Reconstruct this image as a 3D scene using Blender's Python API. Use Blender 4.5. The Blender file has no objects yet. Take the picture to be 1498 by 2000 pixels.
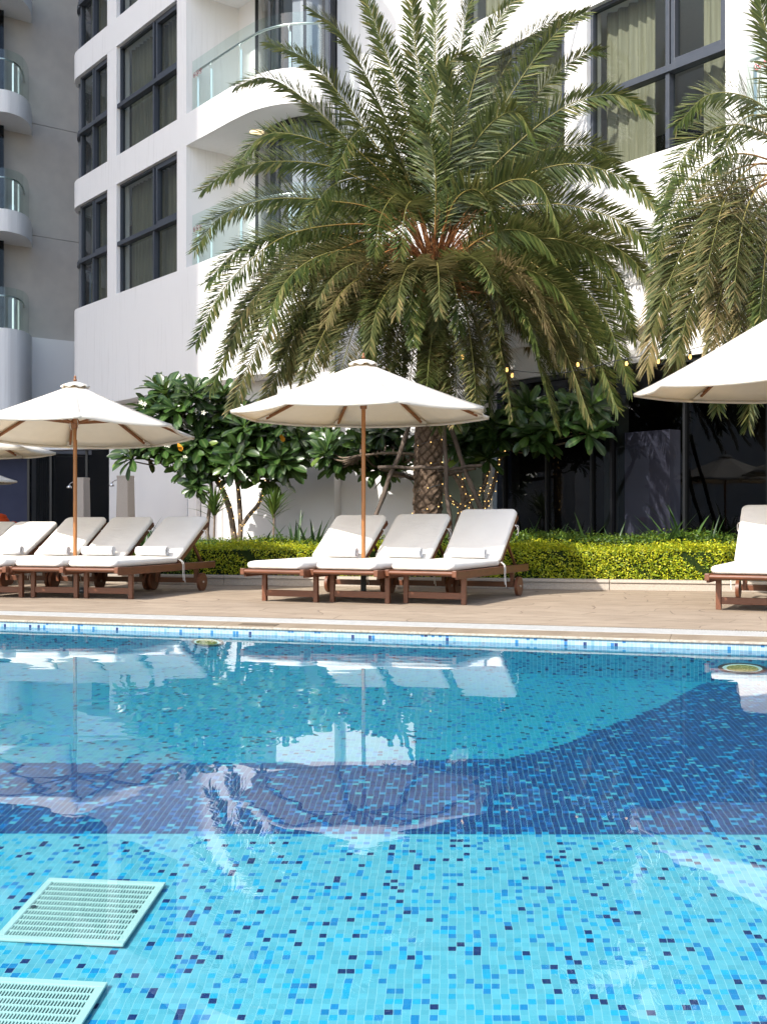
import bpy, bmesh, math, random
import numpy as np
from mathutils import Vector, Matrix, Quaternion
R = math.radians
random.seed(7); rng = np.random.default_rng(7)
sc = bpy.context.scene
COL = sc.collection
F, HZ, CX, CAMZ = 2200.0, 1020.0, 749.0, .865      # the photograph's lens in pixels, its horizon row and centre column

def P(x, y, Y):                                    # picture point at depth Y -> world
    return Vector(((x-CX)*Y/F, Y, CAMZ-(y-HZ)*Y/F))
def G(x, y, z=0.):                                 # picture point lying at height z
    return P(x, y, (CAMZ-z)*F/(y-HZ))

# ------------------------------------------------------------------ materials
MATS = {}
def srgb(r, g, b):
    f = lambda c: (c/255/12.92) if c/255 <= .04045 else ((c/255+.055)/1.055)**2.4
    return (f(r), f(g), f(b), 1)
def newmat(name):
    m = bpy.data.materials.new(name); m.use_nodes = True
    nt = m.node_tree; nt.nodes.clear()
    out = nt.nodes.new('ShaderNodeOutputMaterial')
    MATS[name] = m
    return m, nt, out
class N:                                           # tiny node-graph helper
    def __init__(s, nt): s.nt = nt
    def new(s, t, **k):
        n = s.nt.nodes.new(t)
        for a, v in k.items(): setattr(n, a, v)
        return n
    def set(s, sock, v):
        if hasattr(v, 'is_output') or isinstance(v, bpy.types.NodeSocket): s.nt.links.new(v, sock)
        else: sock.default_value = v
    def math(s, op, a, b=None, c=None, clamp=False):
        n = s.new('ShaderNodeMath', operation=op, use_clamp=clamp)
        s.set(n.inputs[0], a)
        if b is not None: s.set(n.inputs[1], b)
        if c is not None: s.set(n.inputs[2], c)
        return n.outputs[0]
    def mix(s, f, a, b):
        n = s.new('ShaderNodeMix', data_type='RGBA')
        s.set(n.inputs[0], f); s.set(n.inputs[6], a); s.set(n.inputs[7], b)
        return n.outputs[2]
    def noise(s, vec, scale, detail=3., rough=.5, dist=0.):
        n = s.new('ShaderNodeTexNoise')
        if vec is not None: s.set(n.inputs['Vector'], vec)
        n.inputs['Scale'].default_value = scale; n.inputs['Detail'].default_value = detail
        n.inputs['Roughness'].default_value = rough; n.inputs['Distortion'].default_value = dist
        return n.outputs['Fac']
    def ramp(s, fac, stops):
        n = s.new('ShaderNodeValToRGB'); s.set(n.inputs[0], fac)
        e = n.color_ramp.elements
        while len(e) < len(stops): e.new(.5)
        for el, (p, c) in zip(e, stops): el.position = p; el.color = c
        return n.outputs[0]
    def pos(s): return s.new('ShaderNodeNewGeometry').outputs['Position']
    def obj(s): return s.new('ShaderNodeTexCoord').outputs['Object']
    def map(s, vec, scale=(1, 1, 1), rot=(0, 0, 0)):
        n = s.new('ShaderNodeMapping'); s.set(n.inputs[0], vec)
        n.inputs['Scale'].default_value = scale; n.inputs['Rotation'].default_value = rot
        return n.outputs[0]
    def bsdf(s, col, rough=.6, spec=.5, **k):
        n = s.new('ShaderNodeBsdfPrincipled')
        s.set(n.inputs['Base Color'], col); s.set(n.inputs['Roughness'], rough)
        n.inputs['Specular IOR Level'].default_value = spec
        for a, v in k.items(): s.set(n.inputs[a.replace('_', ' ')], v)
        return n
    def bump(s, h, strength=.3, dist=.01):
        n = s.new('ShaderNodeBump'); s.set(n.inputs['Height'], h)
        n.inputs['Strength'].default_value = strength; n.inputs['Distance'].default_value = dist
        return n.outputs[0]
    def schlick(s, f0, normal=None, k=1.):
        lw = s.new('ShaderNodeLayerWeight'); lw.inputs[0].default_value = .5
        if normal is not None: s.nt.links.new(normal, lw.inputs['Normal'])
        return s.math('ADD', f0, s.math('MULTIPLY', s.math('POWER', lw.outputs['Facing'], 5.), (1-f0)*k), clamp=True)
    def out(s, sh, o): s.nt.links.new(sh, o.inputs[0])

def simple(name, c1, c2=None, scale=6., rough=.6, spec=.4, bump=0., bscale=60., metallic=0., vec='obj', stretch=(1, 1, 1), detail=4.):
    m, nt, o = newmat(name); n = N(nt)
    v = n.obj() if vec == 'obj' else n.pos()
    v = n.map(v, stretch)
    col = c1
    if c2: col = n.ramp(n.noise(v, scale, detail), [(.3, c1), (.7, c2)])
    b = n.bsdf(col, rough, spec, Metallic=metallic)
    if bump: nt.links.new(n.bump(n.noise(v, bscale, 5.), bump, .01), b.inputs['Normal'])
    n.out(b.outputs[0], o)
    return m

simple('plaster', (.86, .84, .825, 1), (.81, .79, .78, 1), .8, .85, .2, .12, 120., vec='pos', stretch=(1, 1, .35))
# plaster with faint rain streaks under the sills
m, nt, o = newmat('render_white'); n = N(nt)
p = n.pos()
st = n.noise(n.map(p, (7, 7, .35)), 2.2, 5., .65)
blot = n.noise(p, .5, 3.)
mask = n.math('MULTIPLY', n.ramp(st, [(.52, (0, 0, 0, 1)), (.75, (1, 1, 1, 1))]), n.ramp(blot, [(.42, (0, 0, 0, 1)), (.62, (1, 1, 1, 1))]))
c = n.mix(n.math('MULTIPLY', mask, .42), (.87, .85, .835, 1), (.58, .555, .53, 1))
b = n.bsdf(c, .85, .2); nt.links.new(n.bump(n.noise(p, 140., 3.), .1, .01), b.inputs['Normal']); n.out(b.outputs[0], o)
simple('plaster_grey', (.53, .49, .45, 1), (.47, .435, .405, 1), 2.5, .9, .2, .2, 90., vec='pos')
simple('plaster_blue', (.045, .05, .085, 1), (.055, .06, .10, 1), 2.0, .8, .2, vec='pos')
simple('frame', (.050, .058, .075, 1), (.06, .068, .085, 1), 8., .35, .5)
simple('frame_dark', (.012, .013, .015, 1), None, 8., .4, .5)
simple('steel', (.62, .62, .60, 1), None, 8., .28, .5, metallic=1.)
simple('chrome', (.75, .75, .76, 1), None, 8., .12, .5, metallic=1.)
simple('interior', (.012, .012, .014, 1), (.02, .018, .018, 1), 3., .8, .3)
simple('interior_pale', (.60, .60, .72, 1), (.54, .54, .66, 1), 2., .8, .2)
simple('interior_green', (.22, .27, .22, 1), (.25, .29, .24, 1), 2., .8, .2)
m, nt, o = newmat('canvas'); n = N(nt)
cc = n.ramp(n.noise(n.obj(), 9., 4.), [(.3, (.82, .80, .745, 1)), (.7, (.78, .76, .705, 1))])
b = n.bsdf(cc, .9, .1); nt.links.new(n.bump(n.noise(n.obj(), 5., 3.), .25, .03), b.inputs['Normal'])
tr = n.new('ShaderNodeBsdfTranslucent'); tr.inputs[0].default_value = (.80, .66, .45, 1)
mx = n.new('ShaderNodeMixShader'); mx.inputs[0].default_value = .30
nt.links.new(b.outputs[0], mx.inputs[1]); nt.links.new(tr.outputs[0], mx.inputs[2]); n.out(mx.outputs[0], o)
m, nt, o = newmat('cushion'); n = N(nt)
v = n.obj(); cc = n.ramp(n.noise(v, 4., 4.), [(.3, (.82, .785, .725, 1)), (.7, (.785, .745, .685, 1))])
b = n.bsdf(cc, .92, .1)
hh = n.math('ADD', n.math('MULTIPLY', n.noise(v, 260., 3.), .12), n.noise(n.map(v, (1, 2.6, 1)), 4.5, 3., .55, .8))
nt.links.new(n.bump(hh, .45, .02), b.inputs['Normal']); n.out(b.outputs[0], o)
simple('towel', (.82, .82, .83, 1), (.78, .78, .80, 1), 60., .98, .05, .9, 400.)
simple('string', (.80, .78, .74, 1), None, 5., .9, .1)
simple('granite', (.46, .40, .33, 1), (.36, .31, .26, 1), 60., .75, .3, .2, 200., vec='pos')
simple('rubber', (.02, .02, .022, 1), None, 5., .8, .3)
simple('pot', (.022, .022, .024, 1), (.03, .03, .03, 1), 5., .5, .4)
simple('soil', (.06, .045, .03, 1), (.03, .024, .018, 1), 12., .95, .1, .6, 30., vec='pos')
simple('grate_white', (.60, .59, .56, 1), (.50, .49, .465, 1), 20., .5, .4)
simple('shower_stone', (.42, .375, .33, 1), (.36, .32, .285, 1), 50., .8, .3, .2, 160.)
simple('base_metal', (.10, .11, .12, 1), (.13, .14, .15, 1), 20., .5, .4)
simple('bamboo_pole', (.17, .13, .105, 1), (.07, .055, .045, 1), 9., .8, .2, .8, 40., stretch=(1, 1, .2))
simple('orange_fabric', (.50, .07, .02, 1), (.40, .05, .015, 1), 20., .9, .1)
simple('red_sign', (.42, .06, .07, 1), None, 5., .5)
simple('black_sign', (.03, .02, .02, 1), None, 5., .5)
simple('cover_mint', (.33, .50, .46, 1), (.30, .46, .43, 1), 6., .55, .4)
simple('cover_dark', (.008, .03, .04, 1), None, 5., .7)
simple('petal', (.80, .78, .66, 1), None, 5., .7)
simple('yellow_leaf', (.75, .36, .01, 1), (.60, .20, .01, 1), 20., .6)
simple('plumeria_bark', (.26, .20, .15, 1), (.13, .095, .07, 1), 22., .85, .2, .6, 60.)
simple('fibre', (.17, .085, .035, 1), (.07, .035, .018, 1), 40., .95, .1, .8, 80.)
simple('palm_stem', (.12, .09, .06, 1), None, 5., .9)

def wood(name, c1, c2, stretch, rough=.42, spec=.45):
    m, nt, o = newmat(name); n = N(nt)
    v = n.map(n.obj(), stretch)
    g = n.noise(v, 14., 6., .65, .4)
    col = n.ramp(g, [(.28, c1), (.72, c2)])
    d = n.noise(n.obj(), 3., 3.)
    col = n.mix(n.math('MULTIPLY', n.math('SUBTRACT', d, .35, clamp=True), .9, clamp=True), col, (.06, .035, .022, 1))
    b = n.bsdf(col, rough, spec); nt.links.new(n.bump(g, .18, .004), b.inputs['Normal']); n.out(b.outputs[0], o)
wood('teak', (.105, .034, .016, 1), (.21, .075, .034, 1), (6, .6, 6))
wood('teak_cross', (.10, .032, .015, 1), (.20, .07, .032, 1), (.6, 6, 6))
wood('pole_wood', (.30, .11, .028, 1), (.42, .18, .05, 1), (7, 7, .4), .35, .5)
wood('rib_wood', (.22, .085, .03, 1), (.30, .12, .045, 1), (4, 4, 4), .5)

def emit(name, c, s):
    m, nt, o = newmat(name); n = N(nt)
    e = n.new('ShaderNodeEmission'); e.inputs[0].default_value = c; e.inputs[1].default_value = s
    n.out(e.outputs[0], o)
emit('bulb_warm', (1, .55, .16, 1), 1.5)
emit('fairy_warm', (1, .62, .2, 1), 1.2)
emit('lamp_warm', (1, .72, .45, 1), 1.0)
m, nt, o = newmat('lamp_pool'); n = N(nt)
vo = n.new('ShaderNodeTexVoronoi'); n.set(vo.inputs['Vector'], n.map(n.obj(), (1, 1, 4.5))); vo.inputs['Scale'].default_value = 55.
e = n.new('ShaderNodeEmission'); n.set(e.inputs[0], n.ramp(vo.outputs['Distance'], [(.15, (.75, .78, .35, 1)), (.5, (.22, .30, .12, 1))])); e.inputs[1].default_value = .62
n.out(e.outputs[0], o)

def glass(name, tint, rough=0., ior=1.5, bumpy=0., k=1.):
    m, nt, o = newmat(name); n = N(nt)
    t = n.new('ShaderNodeBsdfTransparent'); t.inputs[0].default_value = tint
    g = n.new('ShaderNodeBsdfGlossy'); g.inputs['Roughness'].default_value = rough
    if bumpy:
        bp = n.bump(n.noise(n.pos(), .9, 2.), bumpy, .05)
        nt.links.new(bp, g.inputs['Normal'])
    mx = n.new('ShaderNodeMixShader')
    fac = n.schlick(.06*k, None, k)
    nt.links.new(fac, mx.inputs[0]); nt.links.new(t.outputs[0], mx.inputs[1]); nt.links.new(g.outputs[0], mx.inputs[2])
    n.out(mx.outputs[0], o)
glass('window_glass', (.62, .66, .64, 1), bumpy=.02)
glass('dark_glass', (.25, .255, .28, 1), bumpy=.015, k=.45)
glass('rail_glass', (.80, .90, .87, 1))

# curtains
m, nt, o = newmat('curtain'); n = N(nt)
c = n.ramp(n.noise(n.map(n.pos(), (9, 9, .3)), 3., 4.), [(.3, (.30, .28, .20, 1)), (.7, (.44, .415, .32, 1))])
b = n.bsdf(c, .95, .1); n.out(b.outputs[0], o)
m, nt, o = newmat('curtain_dark'); n = N(nt)
c = n.ramp(n.noise(n.map(n.pos(), (9, 9, .3)), 3., 4.), [(.3, (.17, .165, .13, 1)), (.7, (.27, .26, .20, 1))])
b = n.bsdf(c, .95, .1); n.out(b.outputs[0], o)
m, nt, o = newmat('sheer_grey'); n = N(nt)
c = n.ramp(n.noise(n.map(n.pos(), (14, 14, .3)), 3., 3.), [(.3, (.05, .055, .06, 1)), (.7, (.13, .135, .14, 1))])
b = n.bsdf(c, .95, .1); n.out(b.outputs[0], o)

# leaves : colour varies leaf by leaf, light passes through
def leafmat(name, stops, rib=None, trans=.35, rough=.45, spec=.5, tip=None):
    m, nt, o = newmat(name); n = N(nt)
    geo = n.new('ShaderNodeNewGeometry')
    col = n.ramp(geo.outputs['Random Per Island'], stops)
    big = n.noise(n.obj(), 1.3, 2.)
    hs = n.new('ShaderNodeHueSaturation'); n.set(hs.inputs['Color'], col)
    n.set(hs.inputs['Value'], n.math('ADD', n.math('MULTIPLY', big, .7), .65))
    col = hs.outputs[0]
    if rib:
        at = n.new('ShaderNodeAttribute', attribute_name='rib')
        col = n.mix(n.math('POWER', at.outputs['Fac'], 6.), col, rib)
    b = n.bsdf(col, rough, spec)
    if trans:
        tr = n.new('ShaderNodeBsdfTranslucent'); n.set(tr.inputs[0], n.mix(.5, col, stops[-1][1]))
        mx = n.new('ShaderNodeMixShader'); mx.inputs[0].default_value = trans
        nt.links.new(b.outputs[0], mx.inputs[1]); nt.links.new(tr.outputs[0], mx.inputs[2])
        n.out(mx.outputs[0], o)
    else: n.out(b.outputs[0], o)
leafmat('palm_green', [(0, (.032, .056, .014, 1)), (.45, (.062, .094, .023, 1)), (.84, (.13, .155, .04, 1)), (1, (.26, .23, .08, 1))], trans=.3, rough=.4)
leafmat('palm_old', [(0, (.045, .064, .017, 1)), (.5, (.085, .10, .03, 1)), (.8, (.16, .15, .052, 1)), (1, (.32, .24, .105, 1))], trans=.3, rough=.5)
leafmat('palm_straw', [(0, (.10, .095, .03, 1)), (.5, (.20, .17, .065, 1)), (1, (.38, .28, .14, 1))], trans=.3, rough=.6)
leafmat('plumeria_leaf', [(0, (.018, .040, .012, 1)), (.6, (.032, .076, .018, 1)), (.92, (.06, .13, .024, 1)), (1, (.17, .25, .04, 1))], rib=(.12, .18, .06, 1), trans=.22, rough=.30, spec=.6)
leafmat('hedge_leaf', [(0, (.10, .18, .012, 1)), (.3, (.26, .36, .015, 1)), (.65, (.52, .56, .02, 1)), (1, (.75, .68, .04, 1))], trans=.35, rough=.5)
leafmat('hedge_leaf_green', [(0, (.035, .085, .012, 1)), (.5, (.07, .15, .018, 1)), (.9, (.15, .23, .02, 1)), (1, (.32, .38, .03, 1))], trans=.3, rough=.5)
leafmat('strap_leaf', [(0, (.022, .05, .018, 1)), (.6, (.045, .095, .028, 1)), (1, (.08, .15, .04, 1))], trans=.25, rough=.35)
leafmat('dracaena_leaf', [(0, (.04, .09, .02, 1)), (.6, (.09, .16, .03, 1)), (1, (.20, .27, .05, 1))], trans=.3, rough=.35)
simple('hedge_core', (.02, .035, .008, 1), (.01, .018, .005, 1), 20., .95, .1)

# rachis : orange brown at the foot, yellow green further out
m, nt, o = newmat('rachis'); n = N(nt)
at = n.new('ShaderNodeAttribute', attribute_name='rib')
c = n.ramp(at.outputs['Fac'], [(0, (.20, .07, .022, 1)), (.24, (.34, .14, .045, 1)), (.42, (.22, .17, .045, 1)), (1, (.13, .16, .04, 1))])
b = n.bsdf(c, .5, .4); n.out(b.outputs[0], o)
m, nt, o = newmat('palm_bark'); n = N(nt)
at = n.new('ShaderNodeAttribute', attribute_name='rib')
v = n.obj()
c1 = n.ramp(n.noise(v, 18., 6., .7), [(.3, (.10, .068, .045, 1)), (.7, (.24, .17, .125, 1))])
c = n.mix(at.outputs['Fac'], (.035, .022, .015, 1), c1)
b = n.bsdf(c, .9, .2); nt.links.new(n.bump(n.noise(n.map(v, (1, 1, .25)), 60., 5.), .7, .01), b.inputs['Normal']); n.out(b.outputs[0], o)

# mosaic tiles : shared recipe. u, v = metres along the two tile axes
def mosaic(n, u, v, pu, pv, light, dark_mask=None, gu=.085, gv=.05, grout=(.20, .42, .46, 1)):
    cu = n.math('DIVIDE', u, pu); cv = n.math('DIVIDE', v, pv)
    fu = n.math('FLOOR', cu); fv = n.math('FLOOR', cv)
    comb = n.new('ShaderNodeCombineXYZ'); n.set(comb.inputs[0], fu); n.set(comb.inputs[1], fv)
    wn = n.new('ShaderNodeTexWhiteNoise', noise_dimensions='2D'); n.set(wn.inputs['Vector'], comb.outputs[0])
    r = wn.outputs['Value']
    rs = n.new('ShaderNodeValToRGB'); n.set(rs.inputs[0], r); rs.color_ramp.interpolation = 'CONSTANT'
    e = rs.color_ramp.elements
    while len(e) < len(light): e.new(.5)
    for el, (p_, c_) in zip(e, light): el.position = p_; el.color = c_
    col = rs.outputs[0]
    sub = n.new('ShaderNodeSeparateColor'); n.set(sub.inputs[0], wn.outputs['Color'])
    if dark_mask is not None:
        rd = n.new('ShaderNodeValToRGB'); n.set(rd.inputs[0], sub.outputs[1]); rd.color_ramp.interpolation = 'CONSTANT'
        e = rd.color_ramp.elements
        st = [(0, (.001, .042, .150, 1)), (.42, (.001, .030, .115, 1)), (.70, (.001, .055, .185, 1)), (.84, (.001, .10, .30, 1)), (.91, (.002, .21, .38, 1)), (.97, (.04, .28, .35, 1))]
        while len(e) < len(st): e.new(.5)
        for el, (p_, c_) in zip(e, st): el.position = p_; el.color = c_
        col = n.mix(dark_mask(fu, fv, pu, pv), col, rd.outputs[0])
    hs = n.new('ShaderNodeHueSaturation'); n.set(hs.inputs['Color'], col)
    n.set(hs.inputs['Value'], n.math('ADD', n.math('MULTIPLY', sub.outputs[2], .16), .92)); col = hs.outputs[0]
    du = n.math('ABSOLUTE', n.math('SUBTRACT', n.math('FRACT', cu), .5))
    dv = n.math('ABSOLUTE', n.math('SUBTRACT', n.math('FRACT', cv), .5))
    mu = n.math('GREATER_THAN', du, .5-gu/2); mv = n.math('GREATER_THAN', dv, .5-gv/2)
    col = n.mix(n.math('MULTIPLY', mv, .22), col, grout)
    col = n.mix(n.math('MULTIPLY', mu, .75), col, grout)
    return col

LIGHT = [(0, (.076, .325, .395, 1)), (.38, (.062, .30, .37, 1)), (.73, (.004, .275, .44, 1)), (.865, (.001, .160, .355, 1)), (.955, (.001, .020, .095, 1))]
BAND = [(0, (.30, .42, .50, 1)), (.5, (.25, .38, .47, 1)), (.84, (.17, .32, .45, 1)), (.91, (.02, .15, .36, 1)), (.975, (.01, .025, .11, 1))]
TW = .030
YAW = R(3.7)
EXTRA = {}
# ------------------------------------------------------------------ mesh helpers
class MB:
    def __init__(s): s.v = []; s.f = []; s.m = []; s.a = []; s.smooth = []
    def add(s, vs, fs, mi=0, attr=0., smooth=False):
        o = len(s.v); s.v += [tuple(v) for v in vs]
        s.a += list(attr) if hasattr(attr, '__len__') else [attr]*len(vs)
        for f in fs: s.f.append(tuple(i+o for i in f)); s.m.append(mi); s.smooth.append(smooth)
    def box(s, lo, hi, mi=0):
        x0, y0, z0 = lo; x1, y1, z1 = hi
        vs = [(x0,y0,z0),(x1,y0,z0),(x1,y1,z0),(x0,y1,z0),(x0,y0,z1),(x1,y0,z1),(x1,y1,z1),(x0,y1,z1)]
        s.add(vs, [(0,3,2,1),(4,5,6,7),(0,1,5,4),(1,2,6,5),(2,3,7,6),(3,0,4,7)], mi)
    def hexa(s, pts, mi=0):                        # 4 bottom points then 4 top points
        s.add(pts, [(0,3,2,1),(4,5,6,7),(0,1,5,4),(1,2,6,5),(2,3,7,6),(3,0,4,7)], mi)
    def prism(s, poly, z0, z1, mi=0, caps=True):   # poly: xy list (counter-clockwise)
        k = len(poly)
        vs = [(p[0], p[1], z0) for p in poly]+[(p[0], p[1], z1) for p in poly]
        fs = [(i, (i+1) % k, k+(i+1) % k, k+i) for i in range(k)]
        if caps: fs += [tuple(range(k))[::-1], tuple(range(k, 2*k))]
        s.add(vs, fs, mi)
    def ribbon(s, poly, z0, z1, mi=0, smooth=False):   # open wall following a polyline
        k = len(poly)
        vs = [(p[0], p[1], z0) for p in poly]+[(p[0], p[1], z1) for p in poly]
        s.add(vs, [(i, i+1, k+i+1, k+i) for i in range(k-1)], mi, smooth=smooth)
    def tube(s, pts, rad, k=8, mi=0, cap=True, attr=None, smooth=True):
        pts = [Vector(p) for p in pts]; n_ = len(pts)
        if not hasattr(rad, '__len__'): rad = [rad]*n_
        vs = []; at = []
        t0 = (pts[1]-pts[0]).normalized()
        ref = Vector((0, 0, 1)) if abs(t0.z) < .9 else Vector((1, 0, 0))
        b = t0.cross(ref).normalized()
        for i, p in enumerate(pts):
            t = (pts[min(i+1, n_-1)]-pts[max(i-1, 0)]).normalized()
            b = (b-t*b.dot(t))
            b = b.normalized() if b.length > 1e-6 else t.orthogonal().normalized()
            c = t.cross(b)
            for j in range(k):
                a = 2*math.pi*j/k
                vs.append(p+(b*math.cos(a)+c*math.sin(a))*rad[i]); at.append(attr[i] if attr else 0.)
        fs = [(i*k+j, i*k+(j+1) % k, (i+1)*k+(j+1) % k, (i+1)*k+j) for i in range(n_-1) for j in range(k)]
        s.add(vs, fs, mi, at, smooth)
        if cap:
            s.add(vs[:k], [tuple(range(k))[::-1]], mi, at[:k]); s.add(vs[-k:], [tuple(range(k))], mi, at[-k:])
    def lathe(s, prof, k=24, mi=0, c=(0, 0, 0), smooth=True):      # prof: (r, z)
        vs = [(c[0]+r*math.cos(2*math.pi*j/k), c[1]+r*math.sin(2*math.pi*j/k), c[2]+z) for r, z in prof for j in range(k)]
        fs = [(i*k+j, i*k+(j+1) % k, (i+1)*k+(j+1) % k, (i+1)*k+j) for i in range(len(prof)-1) for j in range(k)]
        s.add(vs, fs, mi, smooth=smooth)
    def build(s, name, mats, parent=None, bevel=0., solid=0.):
        me = bpy.data.meshes.new(name)
        me.from_pydata(s.v, [], s.f)
        if not isinstance(mats, (list, tuple)): mats = [mats]
        for m_ in mats: me.materials.append(MATS[m_])
        if len(mats) > 1: me.polygons.foreach_set('material_index', s.m)
        me.polygons.foreach_set('use_smooth', s.smooth)
        if any(s.a):
            at = me.attributes.new('rib', 'FLOAT', 'POINT'); at.data.foreach_set('value', s.a)
        me.update()
        o = bpy.data.objects.new(name, me); COL.objects.link(o)
        if parent: o.parent = parent
        if bevel:
            md = o.modifiers.new('bevel', 'BEVEL'); md.width = bevel; md.segments = 2; md.limit_method = 'ANGLE'
        if solid:
            md = o.modifiers.new('solid', 'SOLIDIFY'); md.thickness = solid; md.offset = 0
        return o

def tag(o, label, cat, group=None, kind=None):
    if label: o['label'] = label
    if cat: o['category'] = cat
    if group: o['group'] = group
    if kind: o['kind'] = kind
    return o
def thing(name, label, cat, loc=(0, 0, 0), rz=0., group=None):
    o = bpy.data.objects.new(name, None); COL.objects.link(o)
    o.location = loc; o.rotation_euler = (0, 0, rz); o.empty_display_size = .2
    return tag(o, label, cat, group)
def structure(o): o['kind'] = 'structure'; return o

def spline(pts, n_=24):                            # Catmull-Rom through points
    pts = [Vector(p) for p in pts]
    q = [2*pts[0]-pts[1]]+pts+[2*pts[-1]-pts[-2]]
    out = []
    seg = len(pts)-1
    for i in range(n_+1):
        u = i/n_*seg; k = min(int(u), seg-1); t = u-k
        p0, p1, p2, p3 = q[k:k+4]
        out.append(.5*((2*p1)+(p2-p0)*t+(2*p0-5*p1+4*p2-p3)*t*t+(3*p1-p0-3*p2+p3)*t**3))
    return out

# ------------------------------------------------------------------ pool edge frame
E0 = Vector((-3.54, 10.41)); E1 = Vector((2.87, 8.42))
ed = (E1-E0).normalized(); en = Vector((-ed.y, ed.x))         # along the edge, away from the water
def EP(u, v, z): q = E0+ed*u+en*v; return (q.x, q.y, z)
def edge_uv(x, y): q = Vector((x, y))-E0; return q.dot(ed), q.dot(en)
WZ = -.10
# depth at which the floor is seen through the water (1.6 m of water, flattened by refraction)
def floor_z(Y):
    lo, hi = 1e-3, 1.4
    for _ in range(60):
        a = (lo+hi)/2
        t = math.asin(math.cos(a)/1.333)
        Z = .965/math.tan(a)+1.6*math.tan(t)
        if Z > Y: lo = a
        else: hi = a
    return CAMZ-math.tan(a)*Y
def Yfloor(y):                                     # depth at which picture row y meets the floor
    a = math.atan((y-HZ)/F); t = math.asin(math.cos(a)/1.333)
    return .965/math.tan(a)+1.6*math.tan(t)

# ------------------------------------------------------------------ pool materials
n_dark = Yfloor(1630)                              # near edge of the navy band
m, nt, o = newmat('floor_tiles'); n = N(nt)
p = n.pos()
wob = n.noise(n.map(p, (1, 1, 1)), 7., 2.)
sp = n.new('ShaderNodeSeparateXYZ'); n.set(sp.inputs[0], p)
xx = n.math('ADD', sp.outputs[0], n.math('MULTIPLY', n.math('SUBTRACT', wob, .5), .018))
cs, sn = math.cos(YAW), math.sin(YAW)
u = n.math('SUBTRACT', xx, n.math('MULTIPLY', sp.outputs[1], sn/cs))
v = n.math('ADD', sp.outputs[1], n.math('MULTIPLY', xx, .004))
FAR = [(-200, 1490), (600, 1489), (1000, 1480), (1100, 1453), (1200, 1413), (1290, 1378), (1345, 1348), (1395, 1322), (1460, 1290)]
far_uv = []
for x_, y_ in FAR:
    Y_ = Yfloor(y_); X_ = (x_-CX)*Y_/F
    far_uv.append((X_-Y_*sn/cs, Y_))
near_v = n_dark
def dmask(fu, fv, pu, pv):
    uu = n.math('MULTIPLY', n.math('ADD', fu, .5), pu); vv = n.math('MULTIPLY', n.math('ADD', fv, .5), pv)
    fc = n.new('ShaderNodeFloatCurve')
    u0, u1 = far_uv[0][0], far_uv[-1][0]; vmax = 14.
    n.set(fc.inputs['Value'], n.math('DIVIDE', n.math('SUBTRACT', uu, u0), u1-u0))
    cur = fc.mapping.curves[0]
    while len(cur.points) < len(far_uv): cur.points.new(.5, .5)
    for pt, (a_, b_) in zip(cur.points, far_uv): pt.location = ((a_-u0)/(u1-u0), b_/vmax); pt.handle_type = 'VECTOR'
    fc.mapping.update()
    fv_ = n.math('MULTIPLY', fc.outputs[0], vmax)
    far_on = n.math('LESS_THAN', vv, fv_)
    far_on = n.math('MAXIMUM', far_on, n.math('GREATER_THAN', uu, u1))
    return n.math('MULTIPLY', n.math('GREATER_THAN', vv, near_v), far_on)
LIGHT2 = [(0, (.012, .245, .33, 1)), (.38, (.010, .225, .31, 1)), (.73, (.002, .20, .37, 1)), (.865, (.001, .125, .30, 1)), (.955, (.001, .018, .085, 1))]
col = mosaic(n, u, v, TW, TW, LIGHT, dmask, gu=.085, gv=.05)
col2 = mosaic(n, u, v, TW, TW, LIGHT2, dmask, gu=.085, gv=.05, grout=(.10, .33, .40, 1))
col = n.mix(n.math('GREATER_THAN', v, near_v), col, col2)      # from the near edge of the navy band on, a stronger blue
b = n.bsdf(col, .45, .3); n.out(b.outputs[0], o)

m, nt, o = newmat('wall_tiles'); n = N(nt)
p = n.pos(); sp = n.new('ShaderNodeSeparateXYZ'); n.set(sp.inputs[0], p)
u = n.math('ADD', n.math('MULTIPLY', n.math('SUBTRACT', sp.outputs[0], E0.x), ed.x), n.math('MULTIPLY', n.math('SUBTRACT', sp.outputs[1], E0.y), ed.y))
z = n.math('SUBTRACT', sp.outputs[2], WZ-.0008)
above = n.math('GREATER_THAN', sp.outputs[2], WZ)
ca = mosaic(n, u, n.math('ADD', z, .002), TW, .0285, BAND, None, .10, .10, (.50, .57, .60, 1))
WALL = [(0, (.012, .17, .27, 1)), (.55, (.008, .14, .24, 1)), (.80, (.004, .10, .21, 1)), (.90, (.003, .05, .15, 1)), (.965, (.002, .012, .05, 1))]
cb = mosaic(n, u, z, TW, .0098, WALL, None, .08, .06, (.12, .34, .40, 1))
col = n.mix(above, cb, ca)
b = n.bsdf(col, .3, .5); n.out(b.outputs[0], o)

m, nt, o = newmat('water'); n = N(nt)
p = n.pos()
t = n.new('ShaderNodeBsdfTransparent'); t.inputs[0].default_value = (.90, .985, 1, 1)
g = n.new('ShaderNodeBsdfGlossy'); g.inputs['Roughness'].default_value = 0.
h1 = n.noise(n.map(p, (1.0, 1.9, 1)), 1.1, 2.)
h2 = n.noise(n.map(p, (1.0, 2.2, 1)), 6., 2., .5, .6)
patch = n.ramp(n.noise(p, .55, 2.), [(.48, (0, 0, 0, 1)), (.68, (1, 1, 1, 1))])
h = n.math('ADD', n.math('MULTIPLY', h1, 1.), n.math('MULTIPLY', n.math('MULTIPLY', h2, patch), .10))
bp = n.new('ShaderNodeBump'); n.set(bp.inputs['Height'], h); bp.inputs['Strength'].default_value = 1.; bp.inputs['Distance'].default_value = .0022
nt.links.new(bp.outputs[0], g.inputs['Normal'])
mx = n.new('ShaderNodeMixShader'); nt.links.new(n.schlick(.02, bp.outputs[0], .88), mx.inputs[0])
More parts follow.
